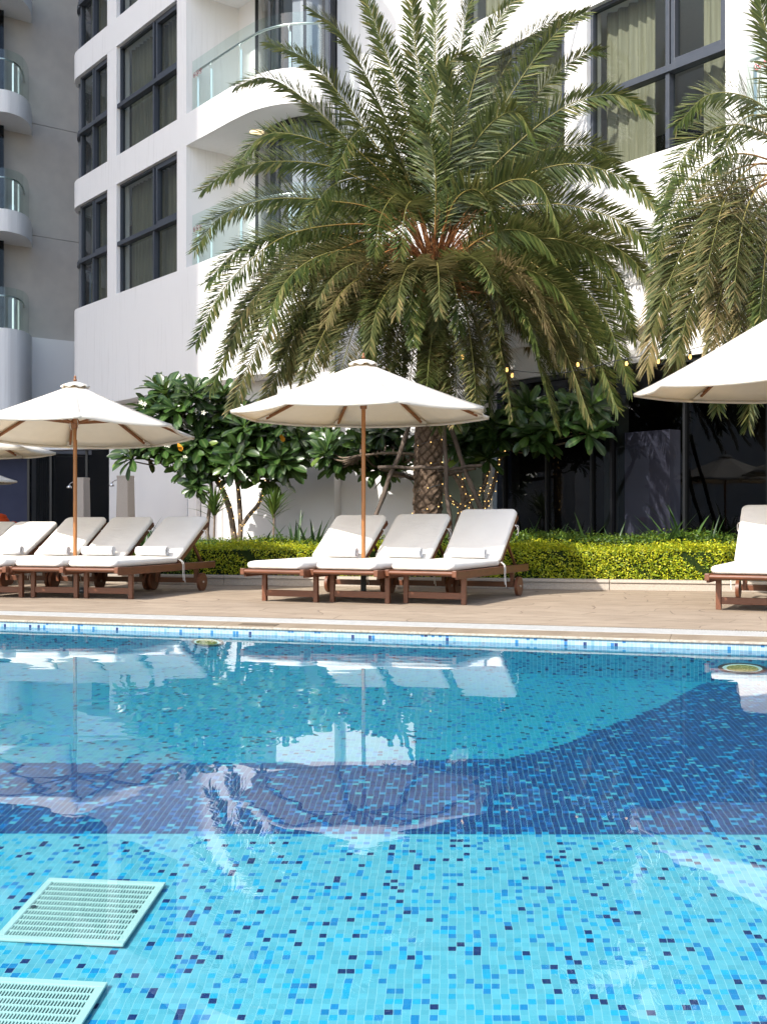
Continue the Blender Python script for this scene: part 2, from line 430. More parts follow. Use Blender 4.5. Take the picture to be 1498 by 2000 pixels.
nt.links.new(t.outputs[0], mx.inputs[1]); nt.links.new(g.outputs[0], mx.inputs[2]); n.out(mx.outputs[0], o)

# deck : pale stamped stone, arcs of joints, damp smears
m, nt, o = newmat('deck_stone'); n = N(nt)
p = n.pos()
rot = n.map(p, (1, 1, 1), (0, 0, R(28)))
warp = n.noise(p, .6, 2.)
wv = n.new('ShaderNodeVectorMath', operation='ADD'); n.set(wv.inputs[0], rot)
cx = n.new('ShaderNodeCombineXYZ'); n.set(cx.inputs[0], n.math('MULTIPLY', warp, 1.6)); n.set(cx.inputs[1], n.math('MULTIPLY', warp, -.9))
n.set(wv.inputs[1], cx.outputs[0])
br = n.new('ShaderNodeTexBrick'); n.set(br.inputs['Vector'], wv.outputs[0])
br.inputs['Scale'].default_value = 1.; br.inputs['Mortar Size'].default_value = .009; br.inputs['Mortar Smooth'].default_value = .5
br.inputs['Brick Width'].default_value = .62; br.inputs['Row Height'].default_value = .33
br.inputs['Color1'].default_value = (.365, .29, .215, 1); br.inputs['Color2'].default_value = (.31, .245, .18, 1); br.inputs['Mortar'].default_value = (.20, .15, .11, 1)
grain = n.noise(p, 90., 4., .7)
big = n.noise(n.map(p, (1, 2.2, 1)), 1.6, 4., .6)
col = n.mix(n.math('MULTIPLY', n.ramp(big, [(.42, (0, 0, 0, 1)), (.7, (1, 1, 1, 1))]), .45), br.outputs[0], (.20, .148, .105, 1))
streak = n.noise(n.map(p, (1.2, 6., 1)), 5., 4., .7)
hs = n.new('ShaderNodeHueSaturation'); n.set(hs.inputs['Color'], col); n.set(hs.inputs['Value'], n.math('ADD', n.math('ADD', n.math('MULTIPLY', grain, .8), n.math('MULTIPLY', streak, .7)), .25))
b = n.bsdf(hs.outputs[0], .85, .25)
nt.links.new(n.bump(n.math('ADD', n.math('MULTIPLY', grain, .4), n.math('MULTIPLY', br.outputs['Fac'], -1.)), .5, .006), b.inputs['Normal']); n.out(b.outputs[0], o)

m, nt, o = newmat('coping_stone'); n = N(nt)
p = n.pos()
g1 = n.noise(p, 130., 4., .7); g2 = n.noise(n.map(p, (1, 2.5, 1)), 2.4, 4., .65)
c = n.ramp(g1, [(.25, (.19, .145, .10, 1)), (.75, (.34, .275, .20, 1))])
c = n.mix(n.math('MULTIPLY', n.ramp(g2, [(.48, (0, 0, 0, 1)), (.7, (1, 1, 1, 1))]), .55), c, (.12, .085, .055, 1))
b = n.bsdf(c, .8, .3); nt.links.new(n.bump(g1, .3, .004), b.inputs['Normal']); n.out(b.outputs[0], o)
simple('coping_lip', (.46, .41, .34, 1), (.26, .22, .17, 1), 45., .75, .3, .3, 120., vec='pos')

# ------------------------------------------------------------------ pool
ULO, UHI = -9., 14.
NEARY = 1.0
b_ = MB()                                          # floor
ys = sorted(set([NEARY+.0, 2., 3., 3.4]+[3.4+.1*i for i in range(1, 110)]))
xs = [-13., 13.]
def fz(Y): return max(floor_z(max(Y, 3.4)), -1.0)
for i in range(len(ys)-1):
    b_.add([(xs[0], ys[i], fz(ys[i])), (xs[1], ys[i], fz(ys[i])), (xs[1], ys[i+1], fz(ys[i+1])), (xs[0], ys[i+1], fz(ys[i+1]))], [(0, 1, 2, 3)], smooth=True)
structure(b_.build('pool_floor', 'floor_tiles'))
b_ = MB()                                          # far wall, tile band above water
K = 60
for i in range(K):
    u0 = ULO+(UHI-ULO)*i/K; u1 = ULO+(UHI-ULO)*(i+1)/K
    b_.add([EP(u0, .012, -1.05), EP(u1, .012, -1.05), EP(u1, .012, -.05), EP(u0, .012, -.05)], [(0, 1, 2, 3)])
structure(b_.build('pool_wall', 'wall_tiles'))
pl = [EP(ULO, .0115, 0), EP(UHI, .0115, 0)]
b_ = MB(); b_.add([(-13, NEARY, WZ), (13, NEARY, WZ), (13, pl[1][1]+.2, WZ), (pl[1][0], pl[1][1], WZ), (pl[0][0], pl[0][1], WZ), (-13, pl[0][1], WZ)], [(0, 1, 2, 3, 4, 5)])
structure(b_.build('pool_water', 'water'))
b_ = MB()                                          # the other three sides of the basin
b_.box((-13.3, NEARY-.3, -1.1), (13.3, NEARY, -.02)); structure(b_.build('pool_near_wall', 'wall_tiles'))
# deck in four sheets round the basin, with the planting-side ground beyond
b_ = MB()
A0 = EP(ULO-6, .55, 0); A1 = EP(UHI+4, .55, 0)
b_.add([(A0[0], A0[1], 0), (A1[0], A1[1], 0), (60, A1[1], 0), (60, 90, 0), (-60, 90, 0), (-60, A0[1], 0)], [(0, 1, 2, 3, 4, 5)])
b_.add([(-60, -40, 0), (60, -40, 0), (60, NEARY-.01, 0), (-60, NEARY-.01, 0)], [(0, 1, 2, 3)])
b_.add([(-60, NEARY-.01, 0), (-13, NEARY-.01, 0), (-13, A0[1], 0), (-60, A0[1], 0)], [(0, 1, 2, 3)])
b_.add([(13, NEARY-.01, 0), (60, NEARY-.01, 0), (60, A1[1], 0), (13, A1[1], 0)], [(0, 1, 2, 3)])
structure(b_.build('deck', 'deck_stone'))
# coping with a rounded lip, cut into slabs
b_ = MB()
prof = [(.28, -.018), (.02, -.033), (.004, -.036), (-.004, -.042), (-.004, -.050), (.0, -.054), (.02, -.054)]
sl = 1.9
uu = ULO-4
while uu < UHI+2:
    a, c = uu+.002, uu+sl-.002
    vs = [EP(a, v_, z_) for v_, z_ in prof]+[EP(c, v_, z_) for v_, z_ in prof]; k = len(prof)
    b_.add(vs, [(i, i+1, k+i+1, k+i) for i in range(k-1) if i == 0], 0)
    b_.add(vs, [(i, i+1, k+i+1, k+i) for i in range(1, k-1)], 1)
    uu += sl
b_.add([EP(ULO-4, .01, -.056), EP(UHI+2, .01, -.056), EP(UHI+2, .01, -.038), EP(ULO-4, .01, -.038)], [(0, 1, 2, 3)], 2)
structure(b_.build('pool_coping', ['coping_stone', 'coping_lip', 'palm_stem']))
b_ = MB()                                          # gutter under the grate
b_.add([EP(ULO-4, .27, -.06), EP(UHI+2, .27, -.06), EP(UHI+2, .56, -.06), EP(ULO-4, .56, -.06)], [(0, 1, 2, 3)])
b_.add([EP(ULO-4, .28, -.06), EP(UHI+2, .28, -.06), EP(UHI+2, .28, -.0185), EP(ULO-4, .28, -.0185)], [(0, 1, 2, 3)])
b_.add([EP(ULO-4, .55, -.06), EP(UHI+2, .55, -.06), EP(UHI+2, .55, -.0005), EP(ULO-4, .55, -.0005)], [(0, 1, 2, 3)])
structure(b_.build('gutter', 'palm_stem'))
b_ = MB()
for i in range(640):
    a = -3.2+i*.0235
    w_ = .0162; sk = .05
    lo, hi = .288, .542
    zf = lambda v_: -.016+(v_-.28)/.27*.014
    b_.hexa([EP(a, lo, zf(lo)-.02), EP(a+w_, lo, zf(lo)-.02), EP(a+w_+sk, hi, zf(hi)-.02), EP(a+sk, hi, zf(hi)-.02),
             EP(a, lo, zf(lo)), EP(a+w_, lo, zf(lo)), EP(a+w_+sk, hi, zf(hi)), EP(a+sk, hi, zf(hi))])
for v0 in (.283, .537):
    b_.hexa([EP(-3.3, v0, -.04), EP(12, v0, -.04), EP(12, v0+.012, -.04), EP(-3.3, v0+.012, -.04),
             EP(-3.3, v0, zf(v0)-.004), EP(12, v0, zf(v0)-.004), EP(12, v0+.012, zf(v0)-.004), EP(-3.3, v0+.012, zf(v0)-.004)])
o_ = b_.build('drain_grate', 'grate_white'); tag(o_, 'long white slatted overflow grate running along the pool coping', 'grate')
# access cover let into the coping
ca_, cb_ = G(470, 1219, -.025), G(542, 1221, -.025)
ua, va = edge_uv(ca_.x, ca_.y); ub, vb = edge_uv(cb_.x, cb_.y)
b_ = MB(); 
zc = lambda v_: -.033+(v_-.02)/.26*.015
b_.hexa([EP(ua, .08, zc(.08)-.01), EP(ub, .08, zc(.08)-.01), EP(ub, .19, zc(.19)-.01), EP(ua, .19, zc(.19)-.01),
         EP(ua, .08, zc(.08)+.004), EP(ub, .08, zc(.08)+.004), EP(ub, .19, zc(.19)+.004), EP(ua, .19, zc(.19)+.004)])
tag(b_.build('access_cover', 'palm_stem', bevel=.002), 'dark narrow access plate let into the stone coping', 'access cover')

# drain covers on the floor : four picture corners -> a half-metre square lid each
def lid(c, label):
    pts = [Vector(((x_-CX)*Yfloor(y_)/F, Yfloor(y_), 0)) for x_, y_ in c]
    ctr = sum(pts, Vector())/4
    ax = ((pts[1]-pts[0])+(pts[2]-pts[3])).normalized(); ay = Vector((-ax.y, ax.x, 0))
    h_ = .25
    t = thing('drain_cover', label, 'drain cover', (ctr.x, ctr.y, fz(ctr.y)+.004), math.atan2(ax.y, ax.x), 'drain covers on the pool floor')
    sl_ = (fz(ctr.y+.25)-fz(ctr.y-.25))/.5
    tilt = lambda x_, y_, z_: (x_, y_, z_+sl_*y_)
    f_ = MB()
    def bx(m_, x0, y0, x1, y1, z0, z1):
        m_.hexa([tilt(x0, y0, z0), tilt(x1, y0, z0), tilt(x1, y1, z0), tilt(x0, y1, z0), tilt(x0, y0, z1), tilt(x1, y0, z1), tilt(x1, y1, z1), tilt(x0, y1, z1)])
    for x0, y0, x1, y1 in ((-h_, -h_, h_, -h_+.03), (-h_, h_-.03, h_, h_), (-h_, -h_+.03, -h_+.03, h_-.03), (h_-.03, -h_+.03, h_, h_-.03)):
        bx(f_, x0, y0, x1, y1, 0, .012)
    f_.build('rim', 'cover_mint', t, bevel=.004)
    g_ = MB(); q = h_-.03
    for i in range(12):                             # cross bars
        y0 = -q+2*q*i/11-.004
        bx(g_, -q, y0, q, y0+.008, .002, .0092)
    for i in range(38):                             # fine bars
        x0 = -q+2*q*i/37-.0028
        bx(g_, x0, -q, x0+.0052, q, .002, .0088)
    g_.build('slats', 'cover_mint', t)
    d_ = MB(); bx(d_, -h_+.01, -h_+.01, h_-.01, h_-.01, -.002, .0012); d_.build('slot_shade', 'cover_dark', t)  # near-black plate under the slats, standing in for shade in the slots
    for sx in (-1, 1): s_ = MB(); s_.lathe([(.0, .0145), (.010, .0145), (.012, .010)], 12, 0, (sx*(h_-.045), 0, 0)); s_.build('screw', 'cover_dark', t)
    return t
lid([(85, 1722), (322, 1731), (245, 1858), (0, 1836)], 'pale mint slotted drain cover seen whole on the pool floor')
lid([(-75, 1931), (193, 1945), (105, 2100), (-180, 2070)], 'pale mint slotted drain cover cut by the bottom left corner')

# underwater lamps in the far wall
def pool_lamp(x_, y_, label, hw):
    # on the wall plane
    d_ = Vector(((x_-CX)/F, 1.))
    s_ = (E0+en*.004).dot(en)/d_.dot(en)
    c = P(x_, y_, s_)
    t = thing('pool_lamp', label, 'pool light', c, math.atan2(ed.y, ed.x), 'round lamps under water in the pool wall')
    for nm, mt, ra, yy in (('rim', 'cover_dark', 1.55, -.002), ('ring', 'cover_mint', 1.25, -.006), ('lens', 'lamp_pool', 1., -.012)):
        b_ = MB(); k = 32
        vs = [(hw*ra*math.cos(2*math.pi*i/k), yy, hw*.22*ra*math.sin(2*math.pi*i/k)) for i in range(k)]+[(hw*ra*math.cos(2*math.pi*i/k), .006, hw*.22*ra*math.sin(2*math.pi*i/k)) for i in range(k)]
        b_.add(vs, [tuple(range(k))]+[(i, i+k, (i+1) % k+k, (i+1) % k) for i in range(k)])
        b_.build(nm, mt, t)
pool_lamp(1449, 1305, 'round yellow underwater lamp in the tiled wall below the rightmost lounger', .115)
pool_lamp(405, 1254, 'small yellow underwater lamp in the tiled wall left of the three middle loungers', .10)
# ------------------------------------------------------------------ buildings
FD = Vector((.6135, -.7897)); FN = Vector((-.7897, -.6135))
class Fac:
    def __init__(s, x, Y): s.o = Vector(((x-CX)*Y/F, Y))
    def u(s, x):                                    # facade coordinate seen at picture column x
        k = (x-CX)/F
        return (k*s.o.y-s.o.x)/(FD.x-k*FD.y)
    def xy(s, u, w=0.): return s.o+FD*u+FN*w
    def p(s, u, w, z): q = s.xy(u, w); return (q.x, q.y, z)
    def box(s, b, u0, u1, w0, w1, z0, z1, mi=0):    # w0 inner, w1 outer
        b.hexa([s.p(u0, w1, z0), s.p(u1, w1, z0), s.p(u1, w0, z0), s.p(u0, w0, z0), s.p(u0, w1, z1), s.p(u1, w1, z1), s.p(u1, w0, z1), s.p(u0, w0, z1)], mi)
FA = Fac(286, 25.7); FB = Fac(1316, 16.4)
Z0, PITCH, WH, BAND_H = 6.33, 3.30, 2.62, .68
ROWS = 5
hotel = thing('hotel_building', 'white hotel with grey framed windows and curved balconies behind the palms', 'building')

# footprint of the left part : rounded corner, straight run, curved balcony end
def footA(off=0.):
    uL = FA.u(152); r = .95
    pts = [FA.xy(uL-r+off*0, -r-5)]
    for i in range(9):
        a = math.pi/2*(1-i/8)
        pts.append(FA.xy(uL-(r+off)*math.sin(a), -r+(r+off)*math.cos(a)))
    u458 = FA.u(450); pts.append(FA.xy(u458, off))
    Yp = FA.xy(FA.u(458)).y
    k = Yp/((9.63-CAMZ)*F/(1020-165))
    ref = []
    for x_, y_ in ((490, 149), (520, 139), (550, 133), (585, 130), (615, 129.5), (637, 133)):
        Y = (9.63-CAMZ)*F/(1020-y_)*k; ref.append(Vector(((x_-CX)*Y/F, Y+off*-1.)))
    ref += [Vector(((650-CX)*22.5/F, 22.5-off*.7)), Vector(((655-CX)*23.2/F-0.0, 23.4)), Vector((-.95, 26))]
    return pts, ref
pa, pr = footA()
curve = [pa[-1]]+pr
sm = [Vector((q.x, q.y)) for q in spline([Vector((c_.x, c_.y, 0)) for c_ in curve[:8]], 36)]
outlineA = pa[:-1]+sm+curve[8:]
def offset(poly, d):                               # shift an open polyline inward by d (inward = to the left of travel)
    out = []
    for i, q in enumerate(poly):
        t = (poly[min(i+1, len(poly)-1)]-poly[max(i-1, 0)]).normalized()
        out.append(q+Vector((-t.y, t.x))*d)
    return out
back = [Vector((-.95, 34)), Vector((-1.5, 40)), FA.xy(FA.u(152)-.95, -14)]
w_ = MB()
polyA = outlineA+[Vector((-.95, 34)), FA.xy(FA.u(152)-.95, -12)]
area = sum(polyA[i].x*polyA[(i+1) % len(polyA)].y-polyA[(i+1) % len(polyA)].x*polyA[i].y for i in range(len(polyA)))
if area < 0: polyA = polyA[::-1]
w_.prism(polyA, 3.76, Z0)
for r in range(1, ROWS+1): w_.prism(polyA, Z0+PITCH*r-BAND_H, Z0+PITCH*r)
w_.prism(polyA, Z0+PITCH*ROWS+1.0, Z0+PITCH*ROWS+1.6)
# piers of the left part
jamb = .30
for x0, x1 in ((210, 228), (346, 364)):
    FA.box(w_, FA.u(x0), FA.u(x1), -.34, -.002, Z0, Z0+PITCH*ROWS+1.0)
uj = FA.u(364)
FA.box(w_, uj-.25, uj-.004, -1.3, -.34, Z0, Z0+PITCH*ROWS)          # side of the balcony recess
# wall set back between the two parts (in the shade of the left part)
w_.box((-.95, 23.2, 0), (2.2, 23.6, Z0+PITCH*ROWS+1.6))
w_.build('wall', 'render_white', hotel)

# right part
w_ = MB()
uB0 = FB.u(868); uB1 = FB.u(2300)
for r in range(0, ROWS+1):
    lo = 3.81 if r == 0 else Z0+PITCH*r-BAND_H
    FB.box(w_, uB0, uB1, -6, 0, lo, Z0+PITCH*r)
for x0, x1 in ((872, 905), (1102, 1145), (1416, 1441)):
    FB.box(w_, FB.u(x0), FB.u(x1), -.34, -.002, Z0, Z0+PITCH*ROWS)
FB.box(w_, FB.u(868), FB.u(868)+.3, -6, -.35, Z0, Z0+PITCH*ROWS)
ub = FB.u(1441)
FB.box(w_, ub-.2, ub-.004, -1.3, -.34, Z0, Z0+PITCH*ROWS)
FB.box(w_, ub-.2, uB1, -1.6, -1.3, Z0, Z0+PITCH*ROWS)               # balcony back wall
FB.box(w_, uB0+.01, uB1-.01, -5.9, -.18, 3.30, 3.81)               # strip above the ground-floor glass
w_.build('wall', 'render_white', hotel)
w_ = MB()
w_.box((-9, 34, 0), (6, 34.3, 24)); FB.box(w_, uB0+.3, uB1, -5.9, -5.6, Z0, Z0+PITCH*ROWS); w_.build('inner_wall', 'interior', hotel)

def curtain(fac, u0, u1, w, z0, z1, mat, parent, wave=.035, k=None):
    b = MB(); nn = max(8, int((u1-u0)/.02)); vs = []
    ph = random.uniform(0, 6)
    for i in range(nn+1):
        u = u0+(u1-u0)*i/nn
        a = u*34+ph+1.2*math.sin(u*5+ph)
        q = fac.p(u, w+wave*math.sin(a), 0); vs.append((q[0], q[1]))
    k_ = len(vs)
    b.add([(x, y, z0) for x, y in vs]+[(x, y, z1) for x, y in vs], [(i, i+1, k_+i+1, k_+i) for i in range(k_-1)], smooth=True)
    b.build('curtain', mat, parent)

def window(fac, u0, u1, z0, z1, posts, tz, sash=None, curtains=(), gmat='window_glass', cm='curtain', fin=True):
    f = MB(); w0, w1 = -.20, -.09
    t = .05
    fac.box(f, u0, u0+t, w0, w1, z0, z1); fac.box(f, u1-t, u1, w0, w1, z0, z1)
    fac.box(f, u0+t, u1-t, w0, w1, z0, z0+t*.8); fac.box(f, u0+t, u1-t, w0, w1, z1-t, z1)
    for pu in posts: fac.box(f, pu-.035, pu+.035, w0+.003, w1+.04, z0+t*.8, z1-t)
    if tz: fac.box(f, u0+(-.0 if fin else t), u1-t*0, w0+.005, w1+.075, tz-.05, tz+.05)
    if sash:
        s0, s1 = sash; zz0, zz1 = tz+.05, z1-t
        for a, b2, c, d in ((s0, s0+.07, zz0, zz1), (s1-.07, s1, zz0, zz1)): fac.box(f, a, b2, w0, w1+.02, c, d)
        fac.box(f, s0+.07, s1-.07, w0, w1+.02, zz0, zz0+.09); fac.box(f, s0+.07, s1-.07, w0, w1+.02, zz1-.08, zz1)
    o = f.build('window', 'frame', hotel, bevel=.004)
    g = MB(); fac_q = [fac.p(u0+.02, -.15, z0+.02), fac.p(u1-.02, -.15, z0+.02), fac.p(u1-.02, -.15, z1-.02), fac.p(u0+.02, -.15, z1-.02)]
    g.add(fac_q, [(0, 1, 2, 3)]); g.build('window_pane', gmat, o)
    for c0, c1 in curtains: curtain(fac, c0, c1, -.42, z0-.02, z1, cm, o)
    return o

def rail_balcony(path, zf, posts, tz=1.02, signs=(), name='balustrade'):
    """path: world xy polyline along the slab edge"""
    inn = offset(path, .10) if EXTRA.get('inward', 1) > 0 else offset(path, -.10)
    b = MB(); b.ribbon(inn, zf-.02, zf+1.12, smooth=True)
    o = b.build('balustrade', 'rail_glass', hotel)
    inr = offset(path, .20)
    h = MB(); h.tube([(q.x, q.y, zf+.93) for q in inr], .026, 10)
    h.build('handrail', 'steel', o)
    L = [0.]
    for i in range(1, len(inr)): L.append(L[-1]+(inr[i]-inr[i-1]).length)
    for s_ in posts:
        d = s_*L[-1]
        k = max(i for i in range(len(L)) if L[i] <= d+1e-9); k = min(k, len(inr)-2)
        q = inr[k].lerp(inr[k+1], (d-L[k])/(L[k+1]-L[k]))
        pp = MB(); pp.box((q.x-.022, q.y-.022, zf), (q.x+.022, q.y+.022, zf+.78)); 
        pp.tube([(q.x, q.y, zf+.76), (q.x-.03, q.y-.03, zf+.86), (q.x, q.y, zf+.92)], .013, 8)
        pp.build('rail_post', 'steel', o)
    for (a, b2) in signs:                           # three round prohibition stickers
        q0 = path[0]+(path[1]-path[0]).normalized()*0
        t = (path[1]-path[0]).normalized(); nrm = Vector((t.y, -t.x))
        sg = MB()
        for i in range(3):
            c = inn[0]+t*(a+i*.135)+nrm*.006
            k = 20
            for r0, r1, mi in ((.045, .055, 0),):
                vs = [(c.x+t.x*r*math.cos(2*math.pi*j/k), c.y+t.y*r*math.cos(2*math.pi*j/k), zf+b2+r*math.sin(2*math.pi*j/k)) for r in (r0, r1) for j in range(k)]
                sg.add(vs, [(j, (j+1) % k, k+(j+1) % k, k+j) for j in range(k)], mi)
            def bar(ax, az, bx_, bz, wd, mi):
                d = Vector((bx_-ax, bz-az)).normalized(); nn = Vector((-d.y, d.x))*wd
                cs_ = [(ax+nn.x, az+nn.y), (ax-nn.x, az-nn.y), (bx_-nn.x, bz-nn.y), (bx_+nn.x, bz+nn.y)]
                cc = c+nrm*(.002 if mi == 0 else .001)
                sg.add([(cc.x+t.x*x_, cc.y+t.y*x_, zf+b2+z_) for x_, z_ in cs_], [(0, 1, 2, 3)], mi)
            if i == 0: bar(-.015, -.03, -.015, .02, .008, 1); bar(.015, -.03, .015, .02, .008, 1); bar(-.03, 0, .03, .005, .005, 1)
            if i == 1: bar(-.025, -.01, .03, -.01, .006, 1); bar(.0, -.02, .01, .02, .006, 1)
            if i == 2: bar(.0, -.03, .0, .025, .008, 1); bar(-.02, .0, .02, .01, .006, 1)
            bar(-.034, .034, .034, -.034, .005, 0)
        sg.build('warning_stickers', ['red_sign', 'black_sign'], o)
    return o

for r in range(ROWS):
    z0 = Z0+PITCH*r; z1 = z0+WH; tz = z0+1.19
    # narrow window by the rounded corner and the wide one
    a0, a1 = FA.u(152), FA.u(210)
    o_ = window(FA, a0, a1, z0, z1, [a0+(a1-a0)*.47], tz, (a0+(a1-a0)*.50, a1-.05), [(a0, a1)], cm='curtain_dark')
    g = MB(); r_ = .95; cen = FA.xy(a0, -r_)        # glazed corner
    arc = [cen+(-FD)*((r_-.15)*math.sin(t_))+FN*((r_-.15)*math.cos(t_)) for t_ in [math.pi/2*(i/10)*1.15 for i in range(11)]]
    g.ribbon(arc, z0, z1, smooth=True); g.build('corner_pane', 'window_glass', o_)
    g = MB()
    for t_ in (.02, .55):
        q = cen+(-FD)*((r_-.13)*math.sin(t_))+FN*((r_-.13)*math.cos(t_)); g.box((q.x-.03, q.y-.03, z0), (q.x+.03, q.y+.03, z1))
    arc2 = [cen+(-FD)*((r_-.06)*math.sin(t_))+FN*((r_-.06)*math.cos(t_)) for t_ in [math.pi/2*(i/10)*1.1 for i in range(11)]]
    k = len(arc2); arc3 = [cen+(-FD)*((r_-.22)*math.sin(t_))+FN*((r_-.22)*math.cos(t_)) for t_ in [math.pi/2*(i/10)*1.1 for i in range(11)]]
    for i in range(k-1):
        g.hexa([(arc2[i].x, arc2[i].y, tz-.05), (arc2[i+1].x, arc2[i+1].y, tz-.05), (arc3[i+1].x, arc3[i+1].y, tz-.05), (arc3[i].x, arc3[i].y, tz-.05),
                (arc2[i].x, arc2[i].y, tz+.05), (arc2[i+1].x, arc2[i+1].y, tz+.05), (arc3[i+1].x, arc3[i+1].y, tz+.05), (arc3[i].x, arc3[i].y, tz+.05)])
    g.build('corner_frame', 'frame', o_)
    cur = MB(); arc4 = [cen+(-FD)*((r_-.42)*math.sin(t_))+FN*((r_-.42)*math.cos(t_)) for t_ in [math.pi/2*(i/10)*1.15 for i in range(11)]]
    cur.ribbon(arc4, z0, z1, smooth=True); cur.build('corner_curtain', 'curtain_dark', o_)
    b0, b1 = FA.u(228), FA.u(346)
    window(FA, b0, b1, z0, z1, [b0+(b1-b0)*.60], tz, (b0+(b1-b0)*.63, b1-.05), [(b0, b1)], cm='curtain_dark')
    # balcony : slab edge path from the pier to the curved end
    uP = FA.u(368)
    path = [FA.xy(uP), FA.xy(FA.u(400)), FA.xy(FA.u(430))]+sm[:-3]
    rail_balcony(path, z0, (.02, .16, .45, .78), signs=((.10, .80),))
    # back wall of the balcony: white strip, sliding door, bowed glass
    bw = MB(); FA.box(bw, uj-.2, FA.u(364)+.72, -1.65, -1.3, z0, z1+.004); bw.build('back_wall', 'plaster', hotel)
    st = FA.xy(FA.u(364)+.72, -1.32)
    bow = [st, Vector(((520-CX)*23.3/F, 23.3)), Vector(((550-CX)*22.75/F, 22.75)), Vector(((580-CX)*22.5/F, 22.5)), Vector(((610-CX)*22.42/F, 22.42)), Vector(((632-CX)*22.5/F, 22.5)), Vector(((645-CX)*22.9/F, 22.9)), Vector(((652-CX)*23.6/F, 23.6))]
    bow = [Vector((q.x, q.y)) for q in spline([Vector((q.x, q.y, 0)) for q in bow], 28)]
    d_ = MB(); d_.ribbon(bow, z0, z1, smooth=True)
    dd = d_.build('balcony_glazing', 'window_glass', hotel)
    fr = MB()
    for i in (0, 5, 7, 14, 20, 24):
        q = bow[i]; fr.box((q.x-.03, q.y-.03, z0), (q.x+.03, q.y+.03, z1))
    for i in range(len(bow)-1):
        q0, q1 = bow[i], bow[i+1]; 
        fr.hexa([(q0.x-.02, q0.y-.04, z1-.10), (q1.x+.02, q1.y-.04, z1-.10), (q1.x+.02, q1.y+.04, z1-.10), (q0.x-.02, q0.y+.04, z1-.10), (q0.x-.02, q0.y-.04, z1-.002), (q1.x+.02, q1.y-.04, z1-.002), (q1.x+.02, q1.y+.04, z1-.002), (q0.x-.02, q0.y+.04, z1-.002)])
    fr.build('glazing_frame', 'frame_dark', dd)
    cc = MB(); inner = [q+Vector((.10, .35)) for q in bow]
    vs = []
    for i in range(len(inner)-1):
        for j in range(10):
            q = inner[i].lerp(inner[i+1], j/10); a = (i*10+j)*.85; vs.append(q+Vector((0, .03*math.sin(a))))
    cc.ribbon(vs[:70], z0, z1, smooth=True); cc.ribbon(vs[150:], z0, z1, smooth=True); cc.build('curtain', 'sheer_grey', dd)
    wp = MB(); wp.ribbon([q+Vector((.05, .22)) for q in bow[10:24]], z0, z1, smooth=True); wp.build('reflection_sheet', 'interior_pale', dd)  # pale sheet behind the bowed glass, standing in for its reflection
    # right part
    w0, w1 = FB.u(1145), FB.u(1416)
    pst = FB.u(1298)
    window(FB, w0, w1, z0, z1, [pst], tz, (pst+.05, w1-.06), [(w0+.02, FB.u(1247)), (FB.u(1340), w1)])
    v0, v1 = FB.u(905), FB.u(1102)
    pv = v0+(v1-v0)*.5
    window(FB, v0, v1, z0, z1, [pv], tz, (pv+.05, v1-.06), [(v0+.1, v0+(v1-v0)*.45), (v0+(v1-v0)*.6, v1)])
    path = [FB.xy(FB.u(1449)), FB.xy(FB.u(1600)), FB.xy(FB.u(1900))]
    rail_balcony(path, z0, (.02, .5, .98), signs=((.18, .78),))
# ceiling lamp under the balcony slab
c = P(502, 258, (8.95-CAMZ)*F/(HZ-258))
b_ = MB(); b_.lathe([(.0, -.02), (.12, -.02), (.14, -.006), (.15, 0)], 24, 0, (c.x, c.y, 8.949)); b_.build('ceiling_lamp', 'lamp_warm', hotel)

# ground floor of the left and middle part
gw = MB()
def wallseg(b, pts, z0, z1, th=.3, mi=0):
    for (x0, Y0), (x1, Y1) in zip(pts[:-1], pts[1:]):
        a = Vector(((x0-CX)*Y0/F, Y0)); c = Vector(((x1-CX)*Y1/F, Y1))
        t = (c-a).normalized(); nn = Vector((-t.y, t.x))
        b.hexa([(a.x, a.y, z0), (c.x, c.y, z0), (c.x+nn.x*th, c.y+nn.y*th, z0), (a.x+nn.x*th, a.y+nn.y*th, z0),
                (a.x, a.y, z1), (c.x, c.y, z1), (c.x+nn.x*th, c.y+nn.y*th, z1), (a.x+nn.x*th, a.y+nn.y*th, z1)], mi)
wallseg(gw, [(214, 28.2), (366, 25.4)], 0, 3.757)
wallseg(gw, [(368, 24.9), (538, 22.7)], 0, 3.755)
wallseg(gw, [(540, 22.1), (653, 21.55)], 0, 3.753)
wallseg(gw, [(655, 21.85), (962, 20.75)], 0, 3.754)
gw.build('ground_wall', 'plaster', hotel)
dr = MB(); wallseg(dr, [(850, 21.05), (942, 20.7)], .1, 2.3, .05); dr.build('frosted_door', 'interior_green', hotel)
pp = MB(); wallseg(pp, [(368, 24.7), (384, 24.45)], 0, 3.74, .1); pp.build('pilaster', 'plaster', hotel); pp = MB(); wallseg(pp, [(425, 24.0), (433, 23.9)], 0, 3.74, .08); pp.build('pilaster', 'plaster', hotel)
# dark glazed ground floor under the right part
gl = MB(); ug0, ug1 = FB.u(958), uB1
gl.add([FB.p(ug0, -.32, .08), FB.p(ug1, -.32, .08), FB.p(ug1, -.32, 3.22), FB.p(ug0, -.32, 3.22)], [(0, 1, 2, 3)])
gg = gl.build('glass_wall', 'dark_glass', hotel)
fr = MB()
for x_ in (960, 1043, 1131, 1170, 1312, 1475, 1640): 
    u_ = FB.u(x_); FB.box(fr, u_-.022, u_+.022, -.37, -.27, .08, 3.22)
FB.box(fr, ug0, ug1, -.38, -.24, 3.22, 3.297); FB.box(fr, ug0, ug1, -.38, -.26, 0, .08); fr.build('glass_wall_frame', 'frame_dark', gg)
it = MB(); FB.box(it, ug0+.2, ug1, -5.5, -5.3, 0, 3.3); FB.box(it, ug0, ug0+.2, -5.5, -.5, 0, 3.3); FB.box(it, ug0+.2, ug1, -5.3, -.4, .0, .02)
